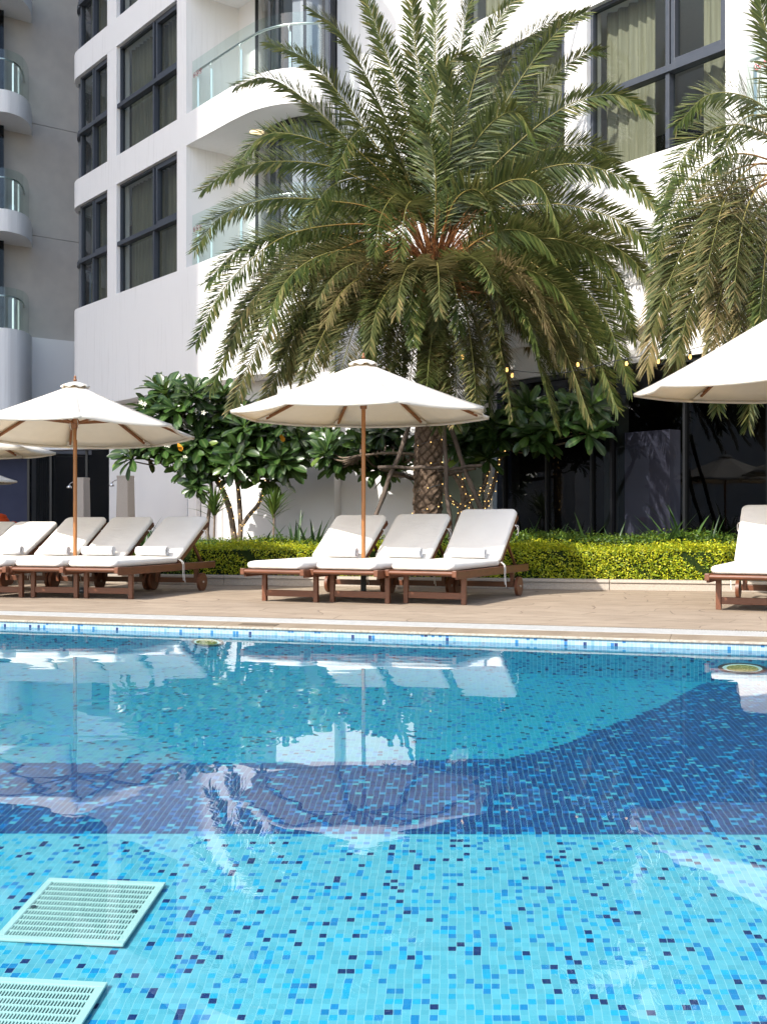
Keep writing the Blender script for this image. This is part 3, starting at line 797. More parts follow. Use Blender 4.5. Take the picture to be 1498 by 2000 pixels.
it.build('inner_room', 'interior', hotel)
it = MB(); FB.box(it, FB.u(1174), FB.u(1262), -.80, -.55, 0, 2.28); it.build('inner_screen', 'interior_pale', hotel)
it = MB(); FB.box(it, FB.u(1134), FB.u(1162), -.80, -.55, 0, 2.9); it.build('inner_pier', 'interior_green', hotel)
it = MB(); FB.box(it, FB.u(1290), FB.u(1430), -2.6, -1.7, .35, .95); FB.box(it, FB.u(1060), FB.u(1110), -2.2, -1.7, .3, .9); it.build('inner_furniture', 'interior', hotel, bevel=.03)

# ------------------------------------------------------------------ left wing
wing = thing('hotel_wing', 'grey and white hotel wing with rounded balconies at the left edge', 'building')
def wing_out(off=0.):
    raw = [(-260, 33.2), (-160, 31.6), (-80, 31.1), (0, 31.15), (30, 31.4), (48, 31.75), (58, 32.2), (63, 32.9), (63, 34.2)]
    pts = [Vector(((x_-CX)*Y_/F, Y_)) for x_, Y_ in raw]
    return [Vector((q.x, q.y)) for q in spline([Vector((q.x, q.y, 0)) for q in pts], 40)]
wo = wing_out()
poly = wo+[Vector((wo[-1].x, 40)), Vector((wo[0].x-4, 40)), Vector((wo[0].x-4, wo[0].y))]
w_ = MB()
w_.prism(poly, 2.9, 6.25)
for r in range(1, 6): w_.prism(poly, 6.25+3.30*r-.62, 6.25+3.30*r)
inn = offset(wo, 1.15)
for r in range(0, 5):                               # inner white wall behind the balcony
    seg = inn[26:40]
    w_.ribbon(seg, 6.25+3.3*r, 6.25+3.3*(r+1)-.62)
w_.build('wall', 'render_white', wing)
g = MB()
for r in range(0, 5): g.ribbon(inn[0:27], 6.25+3.3*r, 6.25+3.3*(r+1)-.62)
g.build('balcony_door', 'dark_glass', wing)
g = MB()
for r in range(0, 5): g.ribbon(offset(wo, 1.6)[0:27], 6.25+3.3*r, 6.25+3.3*(r+1)-.62)
g.build('curtain', 'sheer_grey', wing)
for r in range(0, 5):
    zf = 6.25+3.3*r
    b = MB(); b.ribbon(offset(wo, .08)[:38], zf-.02, zf+1.15, smooth=True); o_ = b.build('balustrade', 'rail_glass', wing)
    h = MB(); q_ = offset(wo, .22)[:37]; h.tube([(q.x, q.y, zf+.93) for q in q_], .028, 8); h.build('handrail', 'steel', o_)
    for i in (22, 27, 36): q = offset(wo, .22)[i]; h = MB(); h.box((q.x-.025, q.y-.025, zf), (q.x+.025, q.y+.025, zf+.9)); h.build('rail_post', 'steel', o_)
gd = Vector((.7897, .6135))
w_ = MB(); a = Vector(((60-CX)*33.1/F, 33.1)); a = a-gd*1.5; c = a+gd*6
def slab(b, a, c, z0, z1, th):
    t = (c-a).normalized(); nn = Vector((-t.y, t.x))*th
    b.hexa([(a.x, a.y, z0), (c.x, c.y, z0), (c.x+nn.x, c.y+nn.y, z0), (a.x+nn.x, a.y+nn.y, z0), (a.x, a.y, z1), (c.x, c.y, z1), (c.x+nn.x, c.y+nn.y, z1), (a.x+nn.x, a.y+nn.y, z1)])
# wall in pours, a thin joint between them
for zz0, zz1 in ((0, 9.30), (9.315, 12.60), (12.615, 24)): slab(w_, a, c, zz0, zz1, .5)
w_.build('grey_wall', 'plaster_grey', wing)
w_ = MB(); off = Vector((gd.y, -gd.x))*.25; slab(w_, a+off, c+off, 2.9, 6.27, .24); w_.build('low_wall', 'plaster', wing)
# ground floor glazing at the left
w_ = MB(); wallseg(w_, [(-260, 31.6), (216, 29.6)], 2.80, 3.2, .5); w_.build('lintel', 'plaster', wing)
w_ = MB(); wallseg(w_, [(-260, 31.7), (57, 31.2)], 0, 2.8, .2); w_.build('blue_wall', 'plaster_blue', wing)
g = MB(); a = Vector(((57-CX)*30.9/F, 30.9)); c = Vector(((216-CX)*29.9/F, 29.9))
g.add([(a.x, a.y, 0), (c.x, c.y, 0), (c.x, c.y, 2.8), (a.x, a.y, 2.8)], [(0, 1, 2, 3)]); o_ = g.build('ground_window', 'dark_glass', wing)
g = MB()
for t_ in (0, .28, .72, 1.): q = a.lerp(c, t_); g.box((q.x-.03, q.y-.04, 0), (q.x+.03, q.y+.04, 2.8))
g.box((a.x, a.y-.9, 2.5), (c.x, c.y+.9, 2.56)) if False else None
g.build('window_frame', 'frame_dark', o_)
g = MB(); g.box((a.x-2, a.y+2.5, 0), (c.x+2, a.y+2.7, 2.8)); g.build('inner_room', 'interior', o_)
g = MB(); nn = 60; vs = []
for i in range(nn+1): q = a.lerp(c, .02+.26*i/nn); vs.append(Vector((q.x, q.y+.5+.05*math.sin(i*1.1))))
g.ribbon(vs, 0, 2.75, smooth=True); g.build('curtain', 'sheer_grey', o_)
# unseen blocks, added out of the picture to shade the corner of the hotel
w_ = MB(); w_.box((-60, -12.7, 0), (-38, 24, 60)); w_.box((-38, 20, 0), (-17, 40, 30)); w_.build('shade_tower', 'render_white', wing)
# ------------------------------------------------------------------ sun loungers
def pad(b, L, W, T, r, fn, mi=0):
    """soft slab: rounded plan, rounded edge; fn maps (x, s, z) to local space"""
    plan = []
    for cx_, cy_, a0 in ((W/2-r, L-r, 0), (-W/2+r, L-r, 90), (-W/2+r, r, 180), (W/2-r, r, 270)):
        for i in range(7):
            a = R(a0+15*i); plan.append((cx_+r*math.cos(a), cy_+r*math.sin(a)))
    # subdivide the long sides so that the pad can sag
    k = len(plan); rings = []
    e = T*.42
    for dz, ins in ((0, e*.9), (e*.3, e*.25), (T/2, 0), (T-e*.3, e*.25), (T-e*.05, e*.8), (T+.004, e*1.6)):
        rings.append([(x*(1-ins/(W/2)), (s-L/2)*(1-ins/(L/2))+L/2, dz) for x, s in plan])
    vs = [fn(*p) for ring in rings for p in ring]; n_ = len(rings)
    fs = [(i*k+j, i*k+(j+1) % k, (i+1)*k+(j+1) % k, (i+1)*k+j) for i in range(n_-1) for j in range(k)]
    fs += [tuple(range(k))[::-1], tuple(range((n_-1)*k, n_*k))]
    b.add(vs, fs, mi, smooth=True)

def make_lounger(label, loc, rz, W=.72, ang=37, blen=.86, towel=True, tie_side=1, cat='sun lounger'):
    t = thing('sun_lounger', label, cat, loc, rz, 'wooden sun loungers with white cushions')
    h = W/2; zr = .365                              # local +y runs from the foot to the head
    # origin lies between the front legs
    for s in (-1, 1):
        f = MB(); f.box((s*h-.016, -.34, zr-.085), (s*h+.016, 2.02, zr))
        f.box((s*h-.024, -.40, zr-.062), (s*h+.024, -.33, zr+.006)); f.build('side_rail', 'teak', t, bevel=.006)
    f = MB(); f.tube([(-h+.02, -.375, zr-.024), (h-.02, -.375, zr-.024)], .023, 10); f.box((-h+.02, -.33, zr-.055), (h-.02, -.30, zr-.01)); f.build('front_rail', 'teak_cross', t)
    for s in (-1, 1):
        l = MB(); l.box((s*(h-.045)-.026, -.022, 0), (s*(h-.045)+.026, .022, zr-.06)); l.build('leg', 'teak', t, bevel=.004)
    f = MB(); f.box((-h+.07, -.012, .055), (h-.07, .012, .125)); f.build('stretcher', 'teak_cross', t, bevel=.004)
    f = MB()
    for i in range(13): y_ = -.26+i*.105; f.box((-h+.02, y_, zr-.022), (h-.02, y_+.065, zr-.006))
    f.build('slats', 'teak_cross', t)
    f = MB(); f.box((-h+.02, 1.62, .10), (h-.02, 1.645, .165)); f.build('cross_bar', 'teak_cross', t, bevel=.004)
    f = MB(); f.box((-h+.02, 1.95, zr-.09), (h-.02, 1.975, zr-.02)); f.build('cross_bar', 'teak_cross', t, bevel=.004)
    for s in (-1, 1):
        l = MB(); l.box((s*(h-.06)-.022, 1.60, .10), (s*(h-.06)+.022, 1.66, zr-.07)); l.build('wheel_post', 'teak', t, bevel=.003)
        w_ = MB(); w_.tube([(s*(h-.005), 1.64, .113), (s*(h+.032), 1.64, .113)], .113, 28)
        wh = w_.build('wheel', 'teak_cross', t, bevel=.004)
        q = MB(); q.tube([(s*(h+.031), 1.64, .113), (s*(h+.043), 1.64, .113)], .014, 12); q.build('hub', 'granite', wh)
    w_ = MB(); w_.tube([(-h+.02, 1.64, .113), (h-.02, 1.64, .113)], .013, 8); w_.build('axle', 'teak_cross', t)
    a = R(ang); hinge = 1.10
    bk = lambda x, s, z: (x, hinge+s*math.cos(a)-z*math.sin(a), zr+.012+s*math.sin(a)+z*math.cos(a))
    f = MB()
    for s in (-1, 1):
        pts = [bk(s*(h-.05)-.018, 0, -.045), bk(s*(h-.05)+.018, 0, -.045), bk(s*(h-.05)+.018, blen, -.045), bk(s*(h-.05)-.018, blen, -.045),
               bk(s*(h-.05)-.018, 0, 0), bk(s*(h-.05)+.018, 0, 0), bk(s*(h-.05)+.018, blen, 0), bk(s*(h-.05)-.018, blen, 0)]
        f.hexa(pts)
    for i in range(8):
        s0 = .04+i*.105
        if s0+.06 < blen: f.hexa([bk(-h+.05, s0, -.024), bk(h-.05, s0, -.024), bk(h-.05, s0+.06, -.024), bk(-h+.05, s0+.06, -.024), bk(-h+.05, s0, -.006), bk(h-.05, s0, -.006), bk(h-.05, s0+.06, -.006), bk(-h+.05, s0+.06, -.006)])
    f.hexa([bk(-h+.03, blen-.05, -.05), bk(h-.03, blen-.05, -.05), bk(h-.03, blen, -.05), bk(-h+.03, blen, -.05), bk(-h+.03, blen-.05, .002), bk(h-.03, blen-.05, .002), bk(h-.03, blen, .002), bk(-h+.03, blen, .002)])
    f.build('backrest_frame', 'teak', t, bevel=.003)
    q0 = bk(0, blen*.55, -.04)                      # props that hold the back up
    for s in (-1, 1):
        f = MB(); f.hexa([(s*(h-.09)-.012, 1.86, zr-.06), (s*(h-.09)+.012, 1.86, zr-.06), (s*(h-.09)+.012, 1.90, zr-.06), (s*(h-.09)-.012, 1.90, zr-.06),
                (s*(h-.09)-.012, q0[1]-.02, q0[2]), (s*(h-.09)+.012, q0[1]-.02, q0[2]), (s*(h-.09)+.012, q0[1]+.03, q0[2]), (s*(h-.09)-.012, q0[1]+.03, q0[2])])
        f.build('prop', 'teak', t)
    cu = MB(); Wc = W-.045
    def seat(x, s, z): return (x, -.375+s, zr+.004+z+.006*math.sin(s*7+x*3)*(z > .04))
    pad(cu, hinge+.375+.015, Wc, .078, .07, seat)
    def backf(x, s, z):
        s2 = s
        return bk(x, s2+.012, .006+z+(.012*math.sin(s*3.3))*(z > .04))
    pad(cu, blen+.02, Wc, .072, .07, backf)
    c_ = cu.build('cushion', 'cushion', t)
    # piping round the top edge and the hanging ties
    tt = MB()
    for dx, ln in ((0, .21), (.035, .235)):
        x = tie_side*(h+.012)
        tt.tube(spline([(x-tie_side*.03, hinge-.02+dx, zr+.05), (x+tie_side*.006, hinge+.01+dx, zr-.0), (x+tie_side*.004, hinge+.02+dx, zr-ln*.5), (x+tie_side*.006, hinge+.035+dx*1.3, zr-ln)], 10), .0042, 5)
    tt.build('tie', 'string', t)
    tt = MB(); q1 = bk(tie_side*(h-.02), blen*.78, .01)
    tt.tube(spline([q1, (q1[0]+tie_side*.03, q1[1]+.0, q1[2]-.03), (q1[0]+tie_side*.03, q1[1]+.03, q1[2]-.09), (q1[0]+tie_side*.005, q1[1]+.02, q1[2]-.12)], 10), .004, 5)
    tt.tube(spline([q1, (q1[0]+tie_side*.03, q1[1]+.05, q1[2]-.02), (q1[0]+tie_side*.02, q1[1]+.06, q1[2]-.13)], 8), .004, 5)
    tt.build('tie', 'string', t)
    if towel:
        x0, lbl, ln = towel
        tw = MB(); turns = 3.2; k = 60; Rr = .064
        prof_o = []; prof_i = []
        for i in range(k+1):
            th = turns*2*math.pi*i/k; r = Rr*(1-.80*i/k)
            r2 = r-.012
            prof_o.append((r*math.cos(th), r*math.sin(th))); prof_i.append((max(r2, .002)*math.cos(th), max(r2, .002)*math.sin(th)))
        vs = []
        xs_ = (-ln/2, -ln/2+.012, ln/2-.012, ln/2)
        for xi, x in enumerate(xs_):
            sc_ = .93 if xi in (0, 3) else 1.
            vs += [(x, p_[0]*sc_, p_[1]*sc_) for p_ in prof_o]
        n1 = k+1
        fs = [(i*n1+j, i*n1+j+1, (i+1)*n1+j+1, (i+1)*n1+j) for i in range(3) for j in range(k)]
        tw.add(vs, fs, 0, smooth=True)
        for x, sc_ in ((xs_[0], .93), (xs_[3], .93)):
            ve = [(x, p_[0]*sc_, p_[1]*sc_) for p_ in prof_o]+[(x+(.004 if x < 0 else -.004), p_[0]*sc_, p_[1]*sc_) for p_ in prof_i]
            tw.add(ve, [(j, j+1, n1+j+1, n1+j) for j in range(k)], 0)
        o = tw.build('rolled_towel', 'towel')
        o.location = (Matrix.Translation(loc) @ Matrix.Rotation(rz, 4, 'Z')) @ Vector((x0, hinge-.075, zr+.083+Rr-.002))
        o.rotation_euler = (0, 0, rz+R(random.uniform(-2, 2)))
        tag(o, lbl, 'towel', 'rolled white towels on the loungers')
    return t

def lg(px, Y, yaw, **k):
    X = (px-CX)*Y/F
    return dict(loc=(X, Y, 0), rz=-R(yaw), **k)
make_lounger('middle-group sun lounger left of the umbrella pole, partly sunlit backrest', **lg(567, 12.28, 25, W=.73, ang=36, towel=(.10, 'rolled white towel on the lounger just left of the middle umbrella pole', .40)))
make_lounger('middle-group sun lounger right of the umbrella pole, between two others', **lg(703, 12.10, 25, W=.75, ang=37, towel=(.06, 'rolled white towel on the lounger just right of the middle umbrella pole', .44)))
make_lounger('rightmost of the three loungers under the middle umbrella, fully seen, shaded steep backrest', **lg(849, 11.93, 25, W=.75, ang=42, towel=(-.02, 'rolled white towel on the rightmost of the three middle loungers', .44)))
make_lounger('left-group lounger nearest the plumeria, tie strings hanging at its hinge', **lg(213, 12.77, 17.5, W=.66, ang=31, blen=.95, towel=(-.02, 'rolled white towel on the left-group lounger nearest the plumeria', .42)))
make_lounger('left-group lounger just right of the left umbrella pole', **lg(108, 12.92, 15, W=.64, ang=31, blen=.94, towel=(-.02, 'rolled white towel right of the left umbrella pole', .42)))
make_lounger('left-group lounger behind the left umbrella pole, half sunlit backrest', **lg(2, 13.02, 16, W=.64, ang=31, blen=.94, towel=(.06, 'rolled white towel left of the left umbrella pole', .40)))
make_lounger('low-backed lounger at the left edge with sunlit side and hanging tie strings', (-5.18, 13.3, 0), -R(17), W=.68, ang=28, blen=.90, towel=(.18, 'rolled white towel at the left edge of the picture', .34))
make_lounger('shaded lounger backrest second from the left edge', (-5.98, 14.1, 0), -R(17), W=.66, ang=28, blen=.9, towel=None)
make_lounger('shaded lounger backrest cut by the left edge', (-6.75, 14.9, 0), -R(17), W=.66, ang=28, blen=.9, towel=None)
make_lounger('lounger at the right edge, cut by the frame, in front of the yellow hedge', (3.62, 11.02, 0), -R(26), W=.76, ang=47, blen=.84, tie_side=-1, towel=None)

# ------------------------------------------------------------------ umbrellas
def make_umbrella(label, loc, Rr, zr, zt, rot, base=True, sag=.05, tilt=0.):
    t = thing('patio_umbrella', label, 'umbrella', loc, 0, 'cream market umbrellas on wooden poles')
    V = lambda k, r, z: Vector((r*math.cos(R(rot+45*k)), r*math.sin(R(rot+45*k)), z-tilt*r*math.sin(R(rot+45*k))))
    c = MB(); steps = 8
    za = zt-.07
    def surf(r, z_off=0.): q = r/Rr; return zr+(za-zr)*(1-q)**1.08+z_off
    for k in range(8):
        vs = []; m_ = 9
        for i in range(steps+1):
            q = max(.045, i/steps)
            a0, a1 = V(k, Rr*q, surf(Rr*q)), V(k+1, Rr*q, surf(Rr*q))
            for j in range(m_):
                f_ = j/(m_-1); p_ = a0.lerp(a1, f_)
                bow = 4*f_*(1-f_)
                p_.z -= sag*bow*q*(1.-.35*q)
                if i == steps: p_.x *= 1-.028*bow; p_.y *= 1-.028*bow; p_.z += .012*bow
                vs.append(p_)
        fs = [(i*m_+j, i*m_+j+1, (i+1)*m_+j+1, (i+1)*m_+j) for i in range(steps) for j in range(m_-1)]
        c.add(vs, fs, 0, smooth=True)
        e = [vs[steps*m_+j] for j in range(m_)]     # hem
        c.add(e+[p_-Vector((p_.x*.004, p_.y*.004, .035)) for p_ in e], [(j, j+1, m_+j+1, m_+j) for j in range(m_-1)], 0, smooth=True)
    c.build('canopy', 'canvas', t, solid=.003)
    c = MB()                                        # top cap, rippled hem
    kk = 48; vs = []
    for i, (r, z) in enumerate(((.02, za+.028), (.07, za+.018), (.135, za-.010), (.17, za-.040))):
        for j in range(kk):
            a = 2*math.pi*j/kk; w_ = .012*math.sin(a*8)*(i == 3)+.006*math.sin(a*8)*(i == 2)
            vs.append(((r+w_)*math.cos(a), (r+w_)*math.sin(a), z+w_*.9))
    c.add(vs, [(i*kk+j, i*kk+(j+1) % kk, (i+1)*kk+(j+1) % kk, (i+1)*kk+j) for i in range(3) for j in range(kk)], 0, smooth=True)
    c.build('cap', 'canvas', t, solid=.003)
    c = MB(); c.lathe([(.0, zt+.04), (.012, zt+.03), (.016, zt+.012), (.010, zt), (.022, zt-.012), (.022, zt-.03), (.0, zt-.035)], 16); c.build('finial', 'rib_wood', t)
    hub = zt-.56
    p_ = MB(); p_.tube([(0, 0, .42 if base else 0), (0, 0, hub+.1), (0, 0, zt-.05)], [.024, .024, .02], 16); p_.build('pole', 'pole_wood', t)
    p_ = MB(); p_.lathe([(.026, hub-.06), (.040, hub-.055), (.040, hub-.02), (.050, hub-.01), (.050, hub+.045), (.032, hub+.06), (.026, hub+.07)], 20); hb = p_.build('hub', 'rib_wood', t)
    st = MB(); st.tube(spline([(.03, -.03, hub+.06), (.05, -.04, hub-.02), (.035, -.035, hub-.1), (.03, -.03, hub-.2)], 8), .004, 5)
    st.tube(spline([(-.03, -.03, hub+.06), (-.05, -.04, hub-.0), (-.035, -.04, hub-.08)], 8), .004, 5); st.build('cord', 'string', hb)
    for k in range(8):
        b = MB(); n_ = 2
        a, e = V(k, .04, surf(.04)-.03), V(k, Rr*.90, surf(Rr*.90)-.022)
        d = (e-a).normalized(); s_ = Vector((-d.y, d.x, 0)).normalized()*.014; up = Vector((0, 0, .034))
        b.hexa([a-s_-up, e-s_-up, e+s_-up, a+s_-up, a-s_, e-s_, e+s_, a+s_]); rb = b.build('rib', 'rib_wood', t)
        b = MB(); a2 = V(k, .035, hub+.02); e2 = V(k, Rr*.52, surf(Rr*.52)-.03)
        b.hexa([a2-s_*.8-up*.7, e2-s_*.8-up*.7, e2+s_*.8-up*.7, a2+s_*.8-up*.7, a2-s_*.8, e2-s_*.8, e2+s_*.8, a2+s_*.8]); b.build('strut', 'rib_wood', rb)
        b = MB(); q = V(k, Rr*.965, surf(Rr*.965)-.012); q0 = V(k, Rr*.87, surf(Rr*.87)-.026); sw = s_*2.6
        b.hexa([q0-sw-up*.3, q-sw-up*.3, q+sw-up*.3, q0+sw-up*.3, q0-sw, q-sw, q+sw, q0+sw]); b.build('rib_pocket', 'canvas', rb)
    if base:
        b = MB(); b.lathe([(0, .0), (.30, .0), (.30, .03), (.27, .045), (.05, .06), (.033, .07), (.033, .44), (.0, .44)], 32); b.build('base', 'base_metal', t)
    return t
make_umbrella('open cream umbrella between the three middle loungers, below the palm', ((710-CX)*13.1/F, 13.1, 0), 1.545, 2.13, 2.80, -90+14.4)
make_umbrella('open cream umbrella over the left group of loungers, whole canopy nearly in view', ((147.5-CX)*13.95/F, 13.95, 0), 1.475, 1.985, 2.645, -90+18, tilt=.055)
make_umbrella('large open cream umbrella cut by the right edge, nearest the camera', (4.33, 12.0, 0), 1.66, 2.285, 3.25, 157, tilt=-.035)
make_umbrella('cream umbrella canopy peeking out behind the left umbrella at the left edge', ((-110-CX)*15.6/F, 15.6, 0), 1.5, 1.86, 2.5, 18)
make_umbrella('low white umbrella tip in shade at the left edge, before the blue wall', ((-118-CX)*25./F, 25., 0), 1.72, 1.78, 2.5, 2, sag=.03)
# red orange garment draped behind the far left loungers
b = MB()
for (x_, y_, r_) in ((3, 1012, .10), (6, 1019, .11), (1, 1024, .12)):
    c = P(x_, y_, 17.5); b.lathe([(0, -r_*.8), (r_*.7, -r_*.5), (r_, 0), (r_*.75, r_*.5), (0, r_*.75)], 14, 0, c)
o = b.build('draped_towel', 'orange_fabric'); tag(o, 'red orange towel draped over a seat at the far left edge', 'towel')
b = MB(); c = P(27, 1026, 17.); b.lathe([(0, -.08), (.05, -.05), (.075, 0), (.05, .05), (0, .065)], 14, 0, c); b.box((c.x-.2, c.y+.02, .0), (c.x+.1, c.y+.06, c.z-.02))
o = b.build('orange_headrest', 'orange_fabric'); tag(o, 'small orange headrest between two shaded loungers at the left', 'headrest')

# ------------------------------------------------------------------ shower posts
def shower(px, Y, wpx, ytop, label):
    t = thing('poolside_shower', label, 'shower', ((px-CX)*Y/F, Y, 0), -R(20), 'stone shower posts by the hotel wall')
    H = CAMZ-(ytop-HZ)*Y/F; w_ = wpx*Y/F/2; b = MB()
    b.hexa([(-w_*1.25, -w_*1.2, 0), (w_*1.25, -w_*1.2, 0), (w_*1.25, w_*1.2, 0), (-w_*1.25, w_*1.2, 0), (-w_, -w_, H-.05), (w_, -w_, H-.05), (w_, w_, H-.05), (-w_, w_, H-.05)])
    b.box((-w_*1.04, -w_*1.04, H-.05), (w_*1.04, w_*1.04, H)); b.build('post', 'shower_stone', t, bevel=.006)
    b = MB(); b.tube(spline([(-w_, 0, H-.10), (-w_-.10, 0, H-.09), (-w_-.19, 0, H-.13), (-w_-.21, 0, H-.18)], 10), .012, 8)
    b.lathe([(.015, .03), (.055, 0), (.055, -.035), (.0, -.035)], 16, 0, (-w_-.21, 0, H-.19)); b.build('shower_head', 'chrome', t)
shower(246, 24., 24, 929, 'tapered stone shower post against the white wall')
shower(161, 24.3, 21, 933, 'tapered stone shower post beside the left umbrella pole, before the dark window')

# ------------------------------------------------------------------ kerb and hedges
K0 = Vector((1.70, 14.59)); kd = Vector((math.cos(R(13.2)), -math.sin(R(13.2)))); kn = Vector((-kd.y, kd.x))
def KP(u, v, z): q = K0+kd*u+kn*v; return (q.x, q.y, z)
b = MB(); u_ = -17.; 
while u_ < 16:
    a, c = u_+.003, u_+1.297
    b.hexa([KP(a, 0, 0), KP(c, 0, 0), KP(c, .22, 0), KP(a, .22, 0), KP(a, 0, .095), KP(c, 0, .095), KP(c, .22, .095), KP(a, .22, .095)])
    b.hexa([KP(a, -.02, .097), KP(c, -.02, .097), KP(c, .23, .097), KP(a, .23, .097), KP(a, -.015, .132), KP(c, -.015, .132), KP(c, .23, .132), KP(a, .23, .132)])
    u_ += 1.3
tag(b.build('stone_kerb', 'granite', bevel=.006), 'low granite kerb running in front of the yellow green hedge', 'kerb')
# bed soil reaches only as far as the walls
b = MB(); 
pts = [KP(-7.6, .225, .09), KP(7.5, .225, .09), KP(7.5, .9, .09), (4.8, 15.9, .09), (1.7, 19.8, .09), (-3.2, 22.5, .09), (-4.6, 23.6, .09)]
b.add(pts, [tuple(range(len(pts)))]); structure(b.build('planting_bed', 'soil'))

def leaf_cards(n_, pos, nrm, size, jit=.9):
    """numpy: n_ little four-point leaves near given points, facing roughly nrm"""
    d = rng.normal(size=(n_, 3))*jit+nrm; d /= np.linalg.norm(d, axis=1)[:, None]
    a = np.cross(d, rng.normal(size=(n_, 3))); a /= np.linalg.norm(a, axis=1)[:, None]
    b_ = np.cross(d, a); L = (size*rng.uniform(.6, 1.25, n_))[:, None]
    fold = d*L*.18
    v = np.stack([pos-a*L*.55, pos-b_*L*.30+fold, pos+a*L*.6, pos+b_*L*.30+fold], axis=1)
    return v.reshape(-1, 3)
def leaf_mesh(name, v, mats, parent=None, per=4):
    n_ = len(v)//per
    me = bpy.data.meshes.new(name); me.vertices.add(len(v)); me.vertices.foreach_set('co', v.astype(np.float32).ravel())
    me.loops.add(len(v)); me.loops.foreach_set('vertex_index', np.arange(len(v), dtype=np.int32))
    me.polygons.add(n_); me.polygons.foreach_set('loop_start', np.arange(0, len(v), per, dtype=np.int32)); me.polygons.foreach_set('loop_total', np.full(n_, per, dtype=np.int32))
    me.materials.append(MATS[mats]); me.update(calc_edges=True); me.validate()
    o = bpy.data.objects.new(name, me); COL.objects.link(o)
    if parent: o.parent = parent
    return o
def hedge(u0, u1, v0, v1, z0, z1, dens, size, mat, label, bumps=.045):
    t = thing('hedge', label, 'hedge', KP((u0+u1)/2, (v0+v1)/2, z0))
    L, Dp, H = u1-u0, v1-v0, z1-z0
    nf, nt_ = int(L*H*dens), int(L*Dp*dens*.9)
    uf = rng.uniform(u0, u1, nf); zf = rng.uniform(z0, z1, nf)
    wob = lambda a, b_: bumps*(np.sin(a*3.1+1)+np.sin(a*7.3+b_*9)+.6*np.sin(a*17+b_*23))
    vf = v0+wob(uf, zf)*.7+rng.exponential(.018, nf)-.01+.05*np.clip((zf-z1+.08)/.08, 0, 1)
    ut = rng.uniform(u0, u1, nt_); vt = rng.uniform(v0, v1, nt_); zt = z1+wob(ut, vt)*.6-rng.exponential(.018, nt_)+rng.choice([0, 0, 0, .02, .05, .085], nt_)*rng.uniform(0, 1, nt_)
    kd3 = np.array([kd.x, kd.y, 0]); kn3 = np.array([kn.x, kn.y, 0]); o3 = np.array([K0.x, K0.y, 0])
    pf = o3+uf[:, None]*kd3+vf[:, None]*kn3+np.array([0, 0, 1])*zf[:, None]
    pt = o3+ut[:, None]*kd3+vt[:, None]*kn3+np.array([0, 0, 1])*zt[:, None]
    v = np.concatenate([leaf_cards(nf, pf, -kn3*.8+np.array([0, 0, .5]), size), leaf_cards(nt_, pt, np.array([0, 0, 1.]), size)])
    loc = np.array(t.location)
    leaf_mesh('foliage', v-loc, mat, t)
    b = MB(); q = .05
    cs_ = [Vector(KP(*a))-Vector(t.location) for a in ((u0, v0+q, z0), (u1, v0+q, z0), (u1, v1, z0), (u0, v1, z0), (u0, v0+q, z1-q), (u1, v0+q, z1-q), (u1, v1, z1-q), (u0, v1, z1-q))]
    b.hexa(cs_); b.build('twigs', 'hedge_core', t)
    return t
hedge(-.8, 4.2, .26, .92, .12, .53, 5200, .030, 'hedge_leaf', 'bright yellow green clipped hedge between the middle and right loungers')
hedge(-4.6, -.8, .26, .92, .12, .52, 4200, .030, 'hedge_leaf', 'yellow green clipped hedge behind the middle and left loungers')
hedge(-1.9, 4.3, 1.75, 2.5, .12, .645, 3600, .034, 'hedge_leaf_green', 'darker green clipped hedge at the back, before the black glass wall')
hedge(-5.4, -1.9, 1.75, 2.5, .12, .56, 2600, .034, 'hedge_leaf_green', 'darker green clipped hedge at the foot of the plumeria')
hedge(-10.6, -4.6, .26, .92, .12, .40, 2600, .034, 'hedge_leaf_green', 'low green hedge behind the left group of loungers')
# ground cover between the rows
n_ = 9000; uu_ = rng.uniform(-4.6, 4.3, n_); vv_ = rng.uniform(.95, 1.75, n_)
zz_ = .42+.05*np.sin(uu_*4+vv_*3)+rng.uniform(-.05, .05, n_)+.07*np.exp(-((uu_-1.6)/.5)**2)
kd3 = np.array([kd.x, kd.y, 0]); kn3 = np.array([kn.x, kn.y, 0]); o3 = np.array([K0.x, K0.y, 0])
o = leaf_mesh('ground_cover', leaf_cards(n_, o3+uu_[:, None]*kd3+vv_[:, None]*kn3+zz_[:, None]*np.array([0, 0, 1.]), np.array([0, 0, 1.]), .034), 'hedge_leaf_green')
tag(o, 'low green ground cover between the two hedge rows', 'ground cover', kind='stuff')

# ------------------------------------------------------------------ strap leaved clumps
def strap(b, base, az, L, w_, lean, droop, fold=.25, n_=7, mi=0):
    d = Vector((math.cos(az), math.sin(az), 0)); s = Vector((-d.y, d.x, 0))
    p_ = Vector(base); th = lean; vs = []; st = L/n_
    for i in range(n_+1):
        q = i/n_; ww = w_*(.55+.45*math.sin(min(1, q*1.6)*math.pi*.5))*(1-max(0, q-.55)/.45)**.8 if q < 1 else 0.
        nn = Vector((-d.x*math.cos(th), -d.y*math.cos(th), math.sin(th)))
        vs += [p_-s*ww+nn*ww*fold, p_, p_+s*ww+nn*ww*fold]
        p_ = p_+(d*math.sin(th)+Vector((0, 0, 1))*math.cos(th))*st
        th += droop/n_
    fs = [(i*3+j, i*3+j+1, i*3+3+j+1, i*3+3+j) for i in range(n_) for j in range(2)]
    b.add(vs, fs, mi, [0., 1., 0.]*(n_+1), smooth=False)
